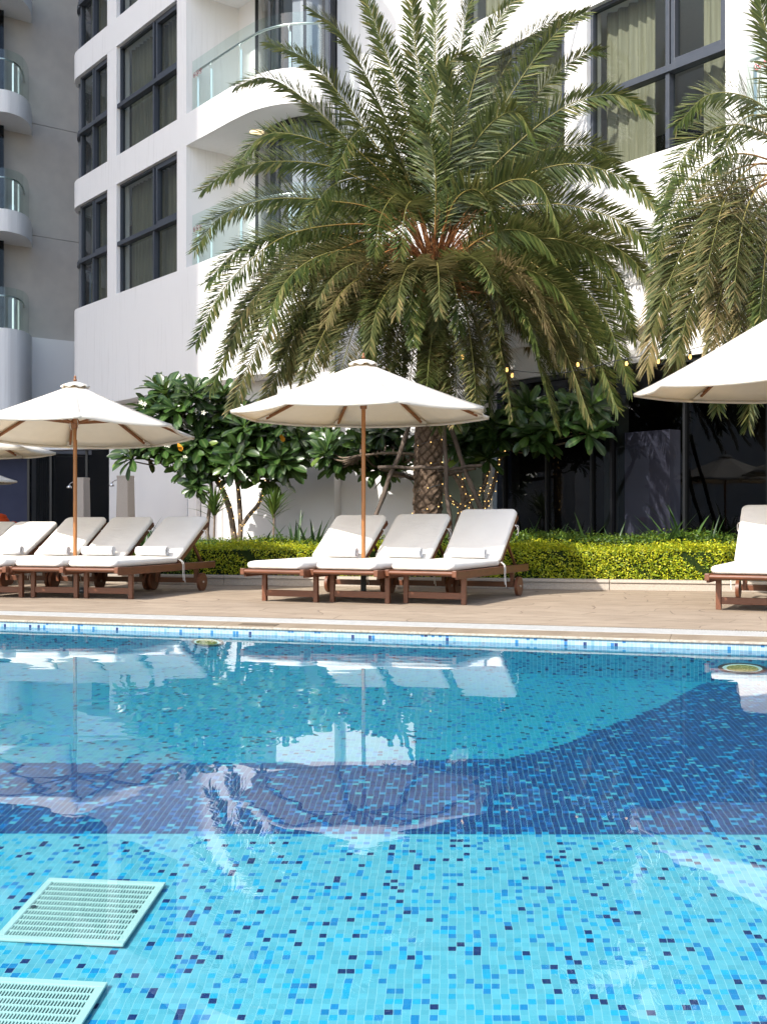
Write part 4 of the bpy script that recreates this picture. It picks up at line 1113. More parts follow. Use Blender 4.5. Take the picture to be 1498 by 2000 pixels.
def clump(px, y, Y, hgt, label, n_=14, mat='strap_leaf'):
    c = P(px, y, Y)
    t = MB()
    for i in range(n_):
        strap(t, (random.uniform(-.04, .04), random.uniform(-.04, .04), 0), random.uniform(0, 6.28), hgt*random.uniform(.7, 1.35), .026*random.uniform(.8, 1.2), random.uniform(.1, .75), random.uniform(.3, 1.2))
    o = t.build('strap_plant', mat); o.location = (c.x, c.y, .09)
    tag(o, label, 'plant', 'strap leaved plants at the foot of the hotel')
names = ['below the left umbrella', 'under the plumeria', 'right of the plumeria trunks', 'left of the potted dracaena']
for i, (x_, Y_, h_, lab) in enumerate([
    (478, 17.6, .62, 'strap leaved plant at the foot of the plumeria trunks'), (505, 17.5, .66, 'strap leaved plant just left of the small black pot'),
    (545, 17.6, .60, 'strap leaved plant just right of the small black pot'), (578, 17.4, .80, 'tall strap leaved plant against the leaf shadows on the white wall'),
    (612, 17.5, .72, 'strap leaved plant beside the first middle lounger backrest'), (1028, 16.9, .72, 'strap leaved plant beside the rightmost middle lounger'),
    (1068, 16.8, .72, 'strap leaved plant second from the rightmost middle lounger'), (1112, 16.7, .78, 'strap leaved plant left of the green pier behind the glass'),
    (1150, 16.6, .84, 'upright strap leaved plant before the green pier'), (1200, 16.5, .66, 'strap leaved plant before the pale screen'),
    (1238, 16.4, .64, 'low strap leaved plant right of the pale screen'), (1288, 16.1, .82, 'large strap leaved plant before the dark glass'),
    (1335, 16.0, 1.0, 'tallest strap leaved plant before the dark glass'), (1382, 15.9, .74, 'strap leaved plant left of the right lounger backrest'),
    (1425, 15.8, .84, 'strap leaved plant half behind the right lounger backrest'), (300, 19.5, .72, 'strap leaved plant between two left loungers, below the shower post'),
    (272, 20.2, .80, 'strap leaved plant beside the shower post base'), (232, 20.4, .66, 'strap leaved plant left of the shower post'), (345, 19.5, .7, 'strap leaved plant above the backrest nearest the plumeria'), (200, 20.4, .62, 'strap leaved plant above the backrest right of the left umbrella pole'), (118, 19., .72, 'strap leaved plant between the shaded loungers and the left umbrella pole')]):
    clump(x_, 1060, Y_, h_, lab, 20)

# potted dracaenas
def dracaena(px, Y, ztop, lean, label):
    t = thing('potted_dracaena', label, 'potted plant', ((px-CX)*Y/F, Y, .02), 0, 'potted dracaenas by the white wall')
    b = MB(); b.box((-.13, -.13, 0), (.13, .13, .46)); b.build('pot', 'pot', t, bevel=.01)
    b = MB(); b.tube([(0, 0, .44), (.01, 0, .8), (lean, 0, ztop*.62)], .018, 8); b.build('stem', 'plumeria_bark', t)
    b = MB()
    for i in range(46):
        q = i/45; strap(b, (lean*q, 0, ztop*(.50+.14*q)), random.uniform(0, 6.28), random.uniform(.38, .58), .021, random.uniform(.15, 1.15), random.uniform(.1, .7))
    b.build('foliage', 'dracaena_leaf', t)
dracaena(534, 19.4, 1.75, .02, 'dracaena in a small black square pot by the white wall, right of the plumeria trunks')
dracaena(418, 19.6, 1.8, .02, 'dracaena in a black pot beside the leaning plumeria trunk')
# ------------------------------------------------------------------ palms
def frond(parent, pts, mat, roll=0., bare=.30, Lmax=.46, dens=1., wid=.0118, hang=.25, rr=.017, spread=1., side=None, auto=1.):
    """pts: world-space control points from crown to tip"""
    org = parent.location
    c = spline([Vector(p)-org for p in pts], 34)
    n_ = len(c); L = [0.]
    for i in range(1, n_): L.append(L[-1]+(c[i]-c[i-1]).length)
    tot = L[-1]
    b = MB()
    b.tube(c, [max(.003, rr*(1-.86*l/tot)) for l in L], 5, 0, True, [l/tot for l in L])
    hz = (c[-1]-c[0]); hz.z = 0
    if hz.length < .3: hz = Vector((0, -1, 0))
    az = hz.normalized(); sd0 = side if side else Vector((az.y, -az.x, 0))
    cnt = int(tot*(1-bare)*62*dens)
    for sgn in (-1, 1):
        for k in range(cnt):
            q = bare+(1-bare)*(k+.5+random.uniform(-.35, .35))/cnt
            l = q*tot
            i = max(j for j in range(n_) if L[j] <= l); i = min(i, n_-2)
            p_ = c[i].lerp(c[i+1], (l-L[i])/max(1e-6, L[i+1]-L[i]))
            T = (c[i+1]-c[i]).normalized()
            sd = (sd0-T*sd0.dot(T)).normalized(); nn = sd.cross(T)
            if nn.z < 0 and abs(nn.z) > .1: nn = -nn
            rl = roll+1.05*abs(sd0.y)*auto
            sd, nn = sd*math.cos(rl)+nn*math.sin(rl), nn*math.cos(rl)-sd*math.sin(rl)
            qq = (q-bare)/(1-bare)
            phi = R(random.gauss(60-32*qq**1.8, 7))
            psi = R(random.choice((-6, 12, 30))*spread+random.uniform(-8, 8))
            prof = min(1., .42+qq*3.)*(1-.62*max(0, qq-.35)/.65)
            ln = Lmax*prof*random.uniform(.85, 1.1)
            d = T*math.cos(phi)+(sd*sgn*math.cos(psi)+nn*math.sin(psi))*math.sin(phi)
            d.normalize()
            wv = d.cross(nn); wv = wv.normalized() if wv.length > .05 else d.orthogonal().normalized()
            wv = (wv*math.cos(.5*sgn)+d.cross(wv)*math.sin(.5*sgn))*wid*random.uniform(.8, 1.15)
            g = Vector((0, 0, -1))*ln*hang
            m1 = p_+d*ln*.35+g*.10; m2 = p_+d*ln*.72+g*.45; tip = p_+d*ln+g
            b.add([p_-wv*.35, p_+wv*.35, m1+wv, m1-wv, m2+wv*.75, m2-wv*.75, tip], [(0, 1, 2, 3), (3, 2, 4, 5), (5, 4, 6)], 1)
    return b.build('frond', ['rachis', mat], parent)

def pxpath(pts, Y0, dY):                            # picture points, depth running from Y0 to Y0+dY
    n_ = len(pts)-1
    return [P(x, y, Y0+dY*(i/n_)**1.2) for i, (x, y) in enumerate(pts)]
def genpath(base, az, el, L, droop, n_=7, out=.0):
    p_ = Vector(base)+Vector((math.cos(az), math.sin(az), 0))*out; th = el; pts = [p_.copy()]
    for i in range(n_):
        p_ = p_+Vector((math.cos(az)*math.cos(th), math.sin(az)*math.cos(th), math.sin(th)))*L/n_
        pts.append(p_.copy()); th -= droop/n_*(.55+.9*i/n_)
    return pts

PY = 17.0
px0 = (833-CX)*PY/F
palm = thing('date_palm', 'large date palm with braced trunk rising behind the middle umbrella', 'palm tree', (px0, PY, 0))
crown = P(847, 540, PY)
# trunk with diamond leaf scars
def palm_trunk(parent, top, r0, r1, rows=26, k=72, z0=0.):
    b = MB(); H = top.z-z0; nz = int(H/.012); vs = []; at = []
    for i in range(nz+1):
        z = z0+H*i/nz; q = i/nz
        cx_ = (top.x-parent.location.x)*q**1.5; cy_ = (top.y-parent.location.y)*q**1.5
        r = r0+(r1-r0)*q
        for j in range(k):
            a = 2*math.pi*j/k
            U = a/(2*math.pi)*9+.10*math.sin(a*3+z*8)+.08*math.sin(z*23+a*2); V_ = (z-z0)/.085+.22*math.sin(a*4-z*5)+.12*math.sin(a*9+z*17)
            # diamond lattice: two crossed sets of scars
            s1 = (U+V_*.5) % 1.; s2 = (U-V_*.5) % 1.
            d = min(min(s1, 1-s1), min(s2, 1-s2))
            scale_ = min(1., d/.16)
            up = ((V_*.5-U) % 1.)
            jit = .006*math.sin(a*5+z*31)+.005*math.sin(a*11-z*57)
            rr_ = r+.016*scale_+.012*scale_*(1-up)+jit
            vs.append((cx_+rr_*math.cos(a), cy_+rr_*math.sin(a), z)); at.append(.15+.85*scale_)
    fs = [(i*k+j, i*k+(j+1) % k, (i+1)*k+(j+1) % k, (i+1)*k+j) for i in range(nz) for j in range(k)]
    b.add(vs, fs, 0, at, True)
    return b.build('trunk', 'palm_bark', parent)
palm_trunk(palm, Vector((crown.x, crown.y, 4.25)), .195, .20)
# fibrous crown base with old stubs
b = MB(); o3_ = crown-palm.location
b.lathe([(.19, -.55), (.22, -.38), (.24, -.15), (.22, .1), (.15, .35), (.06, .55), (0, .65)], 20, 0, (o3_.x, o3_.y, o3_.z))
b.build('crown_base', 'fibre', palm)
b = MB()
for i in range(190):
    a = random.uniform(0, 6.28); z = random.uniform(-.45, .25); el = R(random.uniform(0, 75))
    q = Vector((o3_.x+.2*math.cos(a), o3_.y+.2*math.sin(a), o3_.z+z)); d = Vector((math.cos(a)*math.cos(el), math.sin(a)*math.cos(el), math.sin(el)))
    l = random.uniform(.2, .6); side_ = Vector((-math.sin(a), math.cos(a), 0))
    b.tube([q, q+d*l*.5, q+d*l+side_*random.uniform(-.1, .1)], [.013, .009, .002], 4, 0, attr=[0, .1, .25])
for i in range(420):                                # dry flower stalks, thin and tangled
    a = random.uniform(0, 6.28); el = R(random.uniform(-20, 60)); q = Vector((o3_.x+.25*math.cos(a), o3_.y+.25*math.sin(a), o3_.z+random.uniform(-.25, .45)))
    d = Vector((math.cos(a)*math.cos(el), math.sin(a)*math.cos(el), math.sin(el))); l = random.uniform(.35, 1.15)
    w1 = Vector((random.uniform(-1, 1), random.uniform(-1, 1), random.uniform(-1, 1)))*.12
    b.tube([q, q+d*l*.5+w1, q+d*l+w1*.3+Vector((0, 0, -.1))], [.0045, .0035, .002], 3, 0, attr=[0, .1, .2])
b.build('old_stalks', 'rachis', palm)

S = (847, 535)
FR = [  # picture path, depth change at the tip, material, roll
 ([S, (800, 360), (735, 190), (670, 70), (608, 18)], -.6, 0, .8),
 ([S, (785, 370), (700, 235), (610, 125), (526, 84)], -.4, 0, .9),
 ([S, (780, 380), (690, 285), (590, 190), (520, 152), (463, 168)], -.9, 0, .9),
 ([S, (770, 390), (670, 300), (570, 262), (505, 272), (452, 345)], .2, 0, .7),
 ([S, (770, 400), (660, 330), (540, 315), (450, 335), (396, 372)], -.9, 0, .8),
 ([S, (750, 420), (640, 392), (520, 390), (430, 425), (382, 488)], -1.4, 0, .7),
 ([S, (760, 450), (650, 440), (540, 470), (440, 560), (383, 672)], -1.6, 0, .6),
 ([S, (760, 460), (660, 465), (560, 520), (470, 640), (412, 760)], -1.1, 0, .5),
 ([S, (770, 465), (680, 480), (590, 540), (510, 660), (452, 800)], -2.0, 1, .5),
 ([S, (775, 480), (700, 500), (620, 570), (560, 690), (510, 800)], -1.4, 1, .5),
 ([S, (790, 485), (720, 515), (660, 600), (610, 700), (585, 780)], -2.3, 1, .3),
 ([S, (800, 490), (745, 530), (700, 620), (670, 710), (655, 775)], -2.9, 1, .3),
 ([S, (820, 500), (790, 550), (755, 640), (735, 730), (722, 800)], -2.6, 1, .2),
 ([S, (845, 500), (850, 560), (845, 640), (838, 700), (832, 775)], -3.1, 0, .1),
 ([S, (872, 505), (900, 560), (915, 640), (925, 720), (930, 800)], -2.8, 1, .1),
 ([S, (885, 500), (935, 545), (965, 630), (985, 720), (1000, 815)], -2.2, 1, .2),
 ([S, (900, 495), (965, 530), (1015, 610), (1055, 710), (1085, 830)], -2.0, 0, .3),
 ([S, (905, 485), (985, 515), (1050, 585), (1105, 690), (1150, 815)], -1.6, 1, .4),
 ([S, (915, 475), (1000, 490), (1080, 550), (1150, 650), (1205, 800)], -1.2, 0, .5),
 ([S, (915, 462), (1010, 468), (1100, 520), (1180, 620), (1232, 760)], -.7, 0, .5),
 ([S, (920, 450), (1020, 445), (1120, 480), (1195, 560), (1240, 660)], -.3, 0, .6),
 ([S, (925, 430), (1030, 400), (1130, 405), (1240, 450), (1312, 545)], -.6, 0, .7),
 ([S, (920, 410), (1010, 350), (1110, 320), (1210, 345), (1282, 405)], -.9, 0, .8),
 ([S, (925, 400), (1000, 320), (1100, 285), (1180, 300), (1240, 395)], .5, 0, .8),
 ([S, (920, 380), (1010, 280), (1110, 205), (1200, 185), (1266, 222)], -.7, 0, .9),
 ([S, (915, 370), (990, 260), (1070, 160), (1140, 105), (1175, 100)], .4, 0, .9),
 ([S, (905, 360), (970, 230), (1040, 120), (1100, 50), (1143, 24)], -.3, 0, .9),
 ([S, (900, 350), (950, 215), (1000, 110), (1060, 50), (1120, 30)], .8, 0, .8),
 ([S, (885, 350), (915, 200), (950, 90), (990, 15), (1040, -25)], -.4, 0, .9),
 ([S, (870, 340), (890, 190), (905, 60), (925, -50)], .1, 0, 1.),
 ([S, (855, 330), (852, 180), (850, 60), (860, -60)], -.5, 0, 1.),
 ([S, (840, 330), (822, 180), (808, 60), (800, -70)], .2, 0, 1.),
 ([S, (825, 340), (785, 200), (745, 80), (700, -40)], .4, 0, .9),
 ([S, (880, 400), (915, 300), (965, 235), (1010, 220), (1040, 268)], -1.3, 0, .3),
 ([S, (815, 400), (770, 300), (730, 250), (690, 265), (655, 340)], -1.2, 0, .4),
 ([S, (800, 430), (740, 370), (690, 350), (640, 370), (600, 430)], -1.5, 0, .4),
 ([S, (830, 440), (812, 400), (800, 395), (790, 420), (782, 500)], -1.8, 0, .2),
 ([S, (860, 380), (880, 280), (885, 200), (870, 130)], -1.3, 0, .3),
 ([S, (840, 380), (835, 290), (850, 190), (880, 120), (920, 110)], -1.0, 0, .5),
 ([S, (905, 420), (960, 370), (1010, 350), (1055, 365), (1090, 440)], -1.3, 0, .4),
 ([S, (832, 560), (815, 640), (802, 730), (796, 815)], -1.5, 0, .2),
 ([S, (862, 560), (880, 640), (890, 730), (888, 825)], -1.7, 1, .2),
 ([S, (846, 570), (850, 660), (856, 745), (852, 835)], -1.0, 0, .2),
 ([S, (820, 560), (785, 630), (765, 720), (760, 800)], -.8, 0, .2),
 ([S, (880, 555), (925, 620), (950, 710), (958, 800)], -1.0, 0, .2),
 ([S, (835, 460), (810, 400), (775, 380), (745, 420), (730, 500)], -1.5, 0, .2),
 ([S, (865, 450), (890, 390), (925, 370), (955, 400), (975, 480)], -1.4, 0, .2),
 ([S, (850, 430), (850, 330), (835, 260), (815, 240)], -1.0, 0, .2),
 ([S, (790, 440), (710, 410), (630, 425), (560, 480), (515, 570)], .8, 0, .5),
 ([S, (900, 440), (970, 430), (1040, 455), (1090, 530), (1120, 640)], .9, 0, .5)]
for pts, dY, mi, roll in FR:
    frond(palm, pxpath(pts, PY, dY), ('palm_green', 'palm_old')[mi], roll*.25, hang=.08+.10*mi, Lmax=.47, bare=random.uniform(.2, .3))
random.seed(11)
for i in range(28):                                 # inner fronds that hang close round the trunk
    az = 2*math.pi*i/28+random.uniform(-.2, .2)
    frond(palm, genpath(crown+Vector((0, 0, -.2)), az, R(random.uniform(-5, 22)), random.uniform(2.2, 3.0), R(random.uniform(84, 104)), out=.15), 'palm_old' if random.random() < .45 else 'palm_green', random.uniform(-.3, .3), hang=.12, Lmax=.44, bare=.16)
for i in range(26):                                 # the hanging skirt, all round
    az = 2*math.pi*i/26+random.uniform(-.12, .12)
    f_ = math.sin(az) < .3
    frond(palm, genpath(crown+Vector((0, 0, -.1)), az, R(random.uniform(16, 44) if abs(math.cos(az)) > .55 or math.sin(az) > 0 else random.uniform(-4, 14)), random.uniform(3.2, 3.9)-.9*(math.sin(az) < -.7), R(random.uniform(108, 126)), out=.1), 'palm_old' if f_ and random.random() < .6 else 'palm_green', random.uniform(-.3, .3), hang=.12, Lmax=.46, bare=.26)
for i in range(18):
    az = 2*math.pi*i/18+random.uniform(-.2, .2)
    frond(palm, genpath(crown+Vector((0, 0, -.25)), az, R(random.uniform(0, 18)), random.uniform(2.5, 3.1), R(random.uniform(95, 118)), out=.12), 'palm_straw' if random.random() < .4 else 'palm_old', random.uniform(-.3, .3), hang=.2, Lmax=.40, bare=.28)
for i in range(9):                                  # rear and upper fill
    az = R(20+140*i/8)
    frond(palm, genpath(crown+Vector((0, 0, .1)), az, R(random.uniform(50, 78)), random.uniform(3.0, 3.5), R(random.uniform(55, 90)), out=.05), 'palm_green', random.uniform(-.5, .5), hang=.15)

# palm at the right edge
PY2 = 14.2
p2 = thing('date_palm', 'date palm at the right edge with yellowing drooping fronds over the umbrella', 'palm tree', ((1600-CX)*PY2/F, PY2, 0))
c2 = P(1600, 400, PY2)
palm_trunk(p2, Vector((c2.x, c2.y, c2.z-.4)), .19, .2)
b = MB(); o3_ = c2-p2.location; b.lathe([(.2, -.55), (.28, -.3), (.3, 0), (.2, .35), (0, .7)], 18, 0, (o3_.x, o3_.y, o3_.z)); b.build('crown_base', 'fibre', p2)
S2 = (1600, 380)
FR2 = [
 ([S2, (1550, 270), (1470, 195), (1385, 185), (1320, 245)], -.3, 0, .6),
 ([S2, (1540, 330), (1440, 300), (1350, 345), (1300, 440), (1278, 500)], -.6, 0, .5),
 ([S2, (1540, 345), (1450, 350), (1370, 420), (1310, 540), (1270, 650)], -.9, 1, .4),
 ([S2, (1545, 350), (1470, 375), (1400, 470), (1350, 590), (1320, 700)], -1.2, 1, .3),
 ([S2, (1550, 360), (1490, 400), (1430, 500), (1400, 600), (1385, 680)], -1.6, 2, .3),
 ([S2, (1545, 340), (1440, 390), (1345, 470), (1290, 590), (1262, 720)], -.2, 2, .4),
 ([S2, (1560, 370), (1510, 420), (1470, 510), (1450, 600), (1440, 690)], -1.4, 2, .2),
 ([S2, (1570, 390), (1530, 450), (1500, 540), (1490, 630), (1485, 720)], -1.7, 1, .2),
 ([S2, (1570, 290), (1520, 120), (1490, 40), (1480, -40)], .2, 0, .8),
 ([S2, (1560, 300), (1500, 230), (1440, 240), (1400, 330)], -1.0, 0, .4),
 ([S2, (1550, 340), (1480, 320), (1420, 380), (1390, 480), (1375, 560)], -1.4, 1, .4),
 ([S2, (1560, 380), (1500, 440), (1440, 560), (1410, 680), (1400, 800)], .1, 0, .4),
 ([S2, (1570, 390), (1530, 480), (1490, 600), (1470, 720), (1460, 830)], .2, 0, .3),
 ([S2, (1540, 360), (1450, 440), (1370, 560), (1330, 650), (1310, 740)], .3, 1, .4),
 ([S2, (1545, 300), (1455, 245), (1370, 265), (1310, 350), (1290, 420)], .2, 0, .4),
 ([S2, (1545, 330), (1450, 325), (1365, 390), (1300, 510), (1275, 610)], -.4, 0, .4),
 ([S2, (1550, 345), (1465, 365), (1390, 450), (1335, 570), (1300, 690)], -.8, 0, .4),
 ([S2, (1560, 360), (1500, 390), (1450, 470), (1420, 570), (1405, 660)], -1.3, 0, .3),
 ([S2, (1565, 330), (1510, 330), (1460, 400), (1440, 500), (1432, 590)], -1.5, 1, .3),
 ([S2, (1570, 340), (1530, 370), (1500, 460), (1488, 560), (1480, 650)], -1.5, 0, .3),
 ([S2, (1680, 290), (1750, 260), (1800, 330)], -.5, 0, .4), ([S2, (1650, 420), (1700, 520), (1720, 640)], -1., 1, .3), ([S2, (1630, 250), (1680, 120), (1760, 80)], 0, 0, .6)]
for pts, dY, mi, roll in FR2:
    frond(p2, pxpath(pts, PY2, dY), ('palm_green', 'palm_old', 'palm_straw')[mi], roll*.25, hang=.10+.13*mi, Lmax=.46)

# timber props round the trunk
def log(b, p0, p1, r, wob=.02, mi=0):
    p0, p1 = Vector(p0), Vector(p1); pts = []
    for i in range(9):
        q = i/8; pts.append(p0.lerp(p1, q)+Vector((random.uniform(-1, 1), random.uniform(-1, 1), random.uniform(-1, 1)))*wob*(0 < i < 8))
    b.tube(spline(pts, 16), [r*random.uniform(.9, 1.1) for _ in range(17)], 9, mi)
pr = thing('palm_brace', 'weathered timber props and cross logs bracing the palm trunk', 'brace', (px0, PY, .09))
o_ = pr.location
def add_log(name, a, c, r, wob=.015): b = MB(); log(b, Vector(a)-o_, Vector(c)-o_, r, wob); b.build(name, 'bamboo_pole', pr)
add_log('prop_pole', P(806, 815, 16.7), (P(690, 1040, 16.1).x, 16.1, .1), .033)
add_log('prop_pole', P(866, 815, 16.5), (P(884, 1060, 15.7).x, 15.9, .1), .033)
add_log('prop_pole', P(872, 815, 17.0), (P(985, 1040, 16.3).x, 16.5, .1), .036)
add_log('prop_pole', P(828, 815, 17.3), (P(860, 1040, 18.4).x, 18.3, .1), .034)
add_log('cross_log', P(738, 913, 16.5), P(876, 914, 16.35), .027)
add_log('cross_log', P(742, 915, 16.6), P(812, 936, 17.3), .026)
add_log('cross_log', P(855, 920, 16.4), P(940, 909, 16.7), .026)
add_log('cross_log', P(862, 930, 17.2), P(928, 915, 16.75), .026)

# ------------------------------------------------------------------ plumeria trees
def plum_leaf(b, p_, d, up, L, w_):
    s = d.cross(up); s = s.normalized() if s.length > .05 else d.orthogonal().normalized()
    n_ = s.cross(d).normalized(); vs = []
    st = ((0, .10), (.22, .38), (.5, .8), (.76, 1.), (.92, .72), (1., 0.))
    for q, ww in st:
        c = p_+d*L*q-n_*L*.28*q*q
        e = s*w_*ww
        vs += [c-e+n_*w_*.35*ww, c, c+e+n_*w_*.35*ww]
    b.add(vs, [(i*3+j, i*3+j+1, i*3+3+j+1, i*3+3+j) for i in range(5) for j in range(2)], 0, [0., 1., 0.]*6, True)
def rosette(b, c, axis, n_=15, L=.33):
    axis = axis.normalized(); e1 = axis.orthogonal().normalized(); e2 = axis.cross(e1)
    for i in range(n_):
        a = i*2.399+random.uniform(-.2, .2); q = i/n_
        el = R(70-85*q+random.uniform(-8, 8))
        d = (e1*math.cos(a)+e2*math.sin(a))*math.cos(el)+axis*math.sin(el)
        ln = L*(.55+.6*math.sin(math.pi*min(1, q*.75+.15)))*random.uniform(.85, 1.12)
        plum_leaf(b, c+axis*.05*(1-q), d.normalized(), axis, ln, ln*.165)
def plumeria(label, base, trunks, hubs, ros, Lf, fairy, group='plumeria trees wound with fairy lights'):
    t = thing('plumeria_tree', label, 'tree', base, 0, group)
    o_ = t.location
    b = MB(); allp = []
    for pts, r0, r1 in trunks:
        c = spline([Vector(p_)-o_ for p_ in pts], 16)
        b.tube(c, [r0+(r1-r0)*i/16+random.uniform(-.003, .003) for i in range(17)], 9); allp += c
    hb = [p_ for p_ in allp if p_.z > 1.15]
    cr = MB()
    for c, ax in ros:
        c = Vector(c)-o_
        near = sorted(hb, key=lambda h: (h-c).length+max(0, h.z-c.z)*2)[0]
        end = c-ax.normalized()*.04
        mid = near.lerp(end, .5)+Vector((random.uniform(-.05, .05), random.uniform(-.05, .05), -.08))
        cc = spline([near, mid, end], 8); b.tube(cc, [.020-.008*i/8 for i in range(9)], 6)
        rosette(cr, c, ax, random.randint(15, 20), Lf)
    b.build('trunk', 'plumeria_bark', t)
    cr.build('crown', 'plumeria_leaf', t)
    return t, allp
def blob_ros(spec, Y, dY, seed, yf=None):                    # picture ellipses filled with rosettes
    random.seed(seed); out = []
    for x_, y_, rx, ry, k in spec:
        for _ in range(k):
            if yf: Y = yf(x_)
            a = random.uniform(0, 6.28); q = math.sqrt(random.random())
            px_, py_ = x_+rx*q*math.cos(a), y_+ry*q*math.sin(a)
            YY = Y+random.uniform(-dY, dY)
            c = P(px_, py_, YY)
            ax = Vector((math.cos(a)*q*.8+random.uniform(-.3, .3), (YY-Y)/dY*.5-.45+random.uniform(-.4, .2), .85-.9*math.sin(a)*q*.5))
            out.append((c, ax))
    return out
YP = 20.6
L_ = lambda x, y, Y=YP: P(x, y, Y)
ros = blob_ros([(330, 775, 30, 18, 5), (300, 815, 36, 22, 6), (375, 800, 36, 26, 7), (420, 810, 30, 40, 8), (275, 885, 26, 22, 6), (320, 885, 34, 26, 8), (365, 875, 34, 26, 7), (405, 870, 30, 26, 6), (385, 905, 26, 14, 3), (480, 860, 46, 28, 9), (545, 860, 44, 30, 9), (600, 850, 34, 20, 6), (470, 935, 22, 14, 3), (520, 928, 26, 18, 4), (555, 895, 36, 22, 6), (450, 905, 26, 12, 3), (500, 820, 50, 20, 5), (628, 862, 14, 14, 2)], YP, .55, 5)
t1, ap1 = plumeria('spreading plumeria with several trunks and big dark leaf rosettes, left of the middle umbrella', (L_(462, 1060).x, YP, .09), [
 ([L_(459, 1060), L_(450, 1000), L_(434, 955), L_(415, 925), L_(400, 885), L_(392, 850)], .062, .030),
 ([L_(468, 1062), L_(470, 1025), L_(466, 960), L_(460, 915), L_(468, 880)], .055, .026),
 ([L_(470, 1030), L_(488, 1005), L_(505, 985), L_(517, 955), L_(535, 915), L_(545, 880)], .045, .022),
 ([L_(434, 955), L_(420, 915), L_(425, 870), L_(430, 830)], .036, .02),
 ([L_(415, 925), L_(380, 905), L_(340, 895)], .030, .02),
 ([L_(466, 950), L_(480, 900), L_(500, 870)], .028, .018)], None, ros, .40, None)
t1b, ap1b = plumeria('slim plumeria with a pale leaning trunk beside the backrest nearest the left umbrella', (L_(412, 1068).x, YP-.2, .09), [
 ([L_(413, 1070, YP-.2), L_(405, 1040, YP-.2), L_(410, 990, YP-.2), L_(414, 950, YP-.2), L_(405, 910, YP-.2), L_(400, 880, YP-.2)], .040, .022)], None,
 blob_ros([(385, 940, 14, 10, 2), (412, 905, 18, 10, 2), (392, 925, 10, 8, 1)], YP-.2, .2, 8), .30, None)
YR = 18.8
ros = blob_ros([(660, 890, 22, 26, 6), (690, 870, 26, 20, 5), (690, 905, 24, 16, 3), (740, 870, 34, 24, 6), (735, 905, 34, 20, 6), (770, 855, 28, 18, 4), (790, 890, 18, 18, 3), (780, 925, 12, 8, 2), (880, 850, 22, 22, 5), (905, 880, 30, 24, 6), (930, 850, 36, 24, 6), (960, 905, 12, 12, 1), (985, 850, 34, 22, 6), (1040, 855, 36, 22, 6), (1050, 835, 30, 14, 4), (1100, 845, 30, 18, 4), (1000, 800, 70, 20, 7), (1150, 840, 20, 16, 3), (1130, 800, 40, 16, 4)], YR, .45, 9, lambda x: 20.2-.0075*max(0, x-740))
R_ = lambda x, y: P(x, y, YR)
t2, ap2 = plumeria('broad plumeria behind the braced palm trunk, its limbs wound with tiny lights', (R_(905, 1062).x, YR, .09), [
 ([R_(890, 1062), R_(897, 1010), R_(905, 985), R_(900, 950), R_(880, 915), R_(876, 880)], .06, .028),
 ([R_(905, 985), R_(925, 970), R_(945, 950), R_(955, 900), R_(965, 860)], .042, .022),
 ([R_(900, 990), R_(880, 975), R_(862, 950), R_(855, 920), R_(850, 880)], .036, .02),
 ([R_(928, 1030), R_(918, 985), R_(905, 950), R_(898, 920), R_(900, 880)], .045, .022),
 ([R_(930, 1020), R_(950, 985), R_(963, 950), R_(972, 910), R_(985, 880)], .04, .022),
 ([R_(880, 915), R_(820, 890), R_(760, 885), R_(700, 890)], .03, .018),
 ([R_(985, 880), R_(1030, 850), R_(1080, 835)], .024, .015)], None, ros, .36, None)
# two fallen-yellow leaves and a few white blossoms
for x_, y_, Y_, tp, lab in ((347, 864, 19.9, t1, None), (546, 846, 19.9, t1, None)):
    b = MB(); plum_leaf(b, Vector((0, 0, 0)), Vector((.5, -.3, -.8)).normalized(), Vector((.3, -.9, .2)), .17, .045)
    o = b.build('yellow_leaf', 'yellow_leaf', tp); o.location = P(x_, y_, Y_)-tp.location
for x_, y_ in ((276, 786), (283, 789), (382, 802), (398, 806), (322, 868), (330, 870), (362, 893), (358, 897), (660, 893), (664, 888), (705, 918), (640, 905)):
    c = P(x_, y_, YP-.7)-t1.location; b = MB()
    for i in range(5):
        a = i*1.257; d = Vector((math.cos(a), -.3, math.sin(a))).normalized(); s = Vector((-math.sin(a), 0, math.cos(a)))*.014
        b.add([c, c+d*.03-s, c+d*.05, c+d*.03+s], [(0, 1, 2, 3)])
    b.build('blossom', 'petal', t1)

# fairy lights : a wire and small bulbs wound round the limbs
bulb_me = None
def fairy(label, pts, r, turns, count, parent_loc):
    global bulb_me
    t = thing('fairy_lights', label, 'fairy lights', parent_loc, 0, 'fairy lights wound round trunks')
    w_ = MB(); path = []
    n_ = max(12, int(turns*10))
    cl = spline([Vector(p_) for p_ in pts], n_)
    for i, p_ in enumerate(cl):
        a = turns*2*math.pi*i/n_; path.append(p_+Vector((math.cos(a)*r, math.sin(a)*r, 0)))
    w_.tube([p_-t.location for p_ in path], .003, 4); w_.build('wire', 'base_metal', t)
    for k in range(count):
        q = (k+random.random()*.8)/count*(len(path)-1); i = min(int(q), len(path)-2)
        c = path[i].lerp(path[i+1], q-i)-t.location+Vector((random.uniform(-.02, .02), random.uniform(-.02, .0), random.uniform(-.02, .02)))
        if bulb_me is None:
            b = MB(); b.lathe([(0, -.009), (.008, -.004), (.009, .003), (0, .010)], 8); o = b.build('bulb', 'fairy_warm', t); bulb_me = o.data
        else:
            o = bpy.data.objects.new('bulb', bulb_me); COL.objects.link(o); o.parent = t
        o.location = c
random.seed(21)
fairy('fairy lights wound round the scarred palm trunk', [(px0, PY, .2), (px0+.03, PY, 1.3), (px0+.04, PY, 2.5)], .225, 7, 42, (px0, PY, 0))
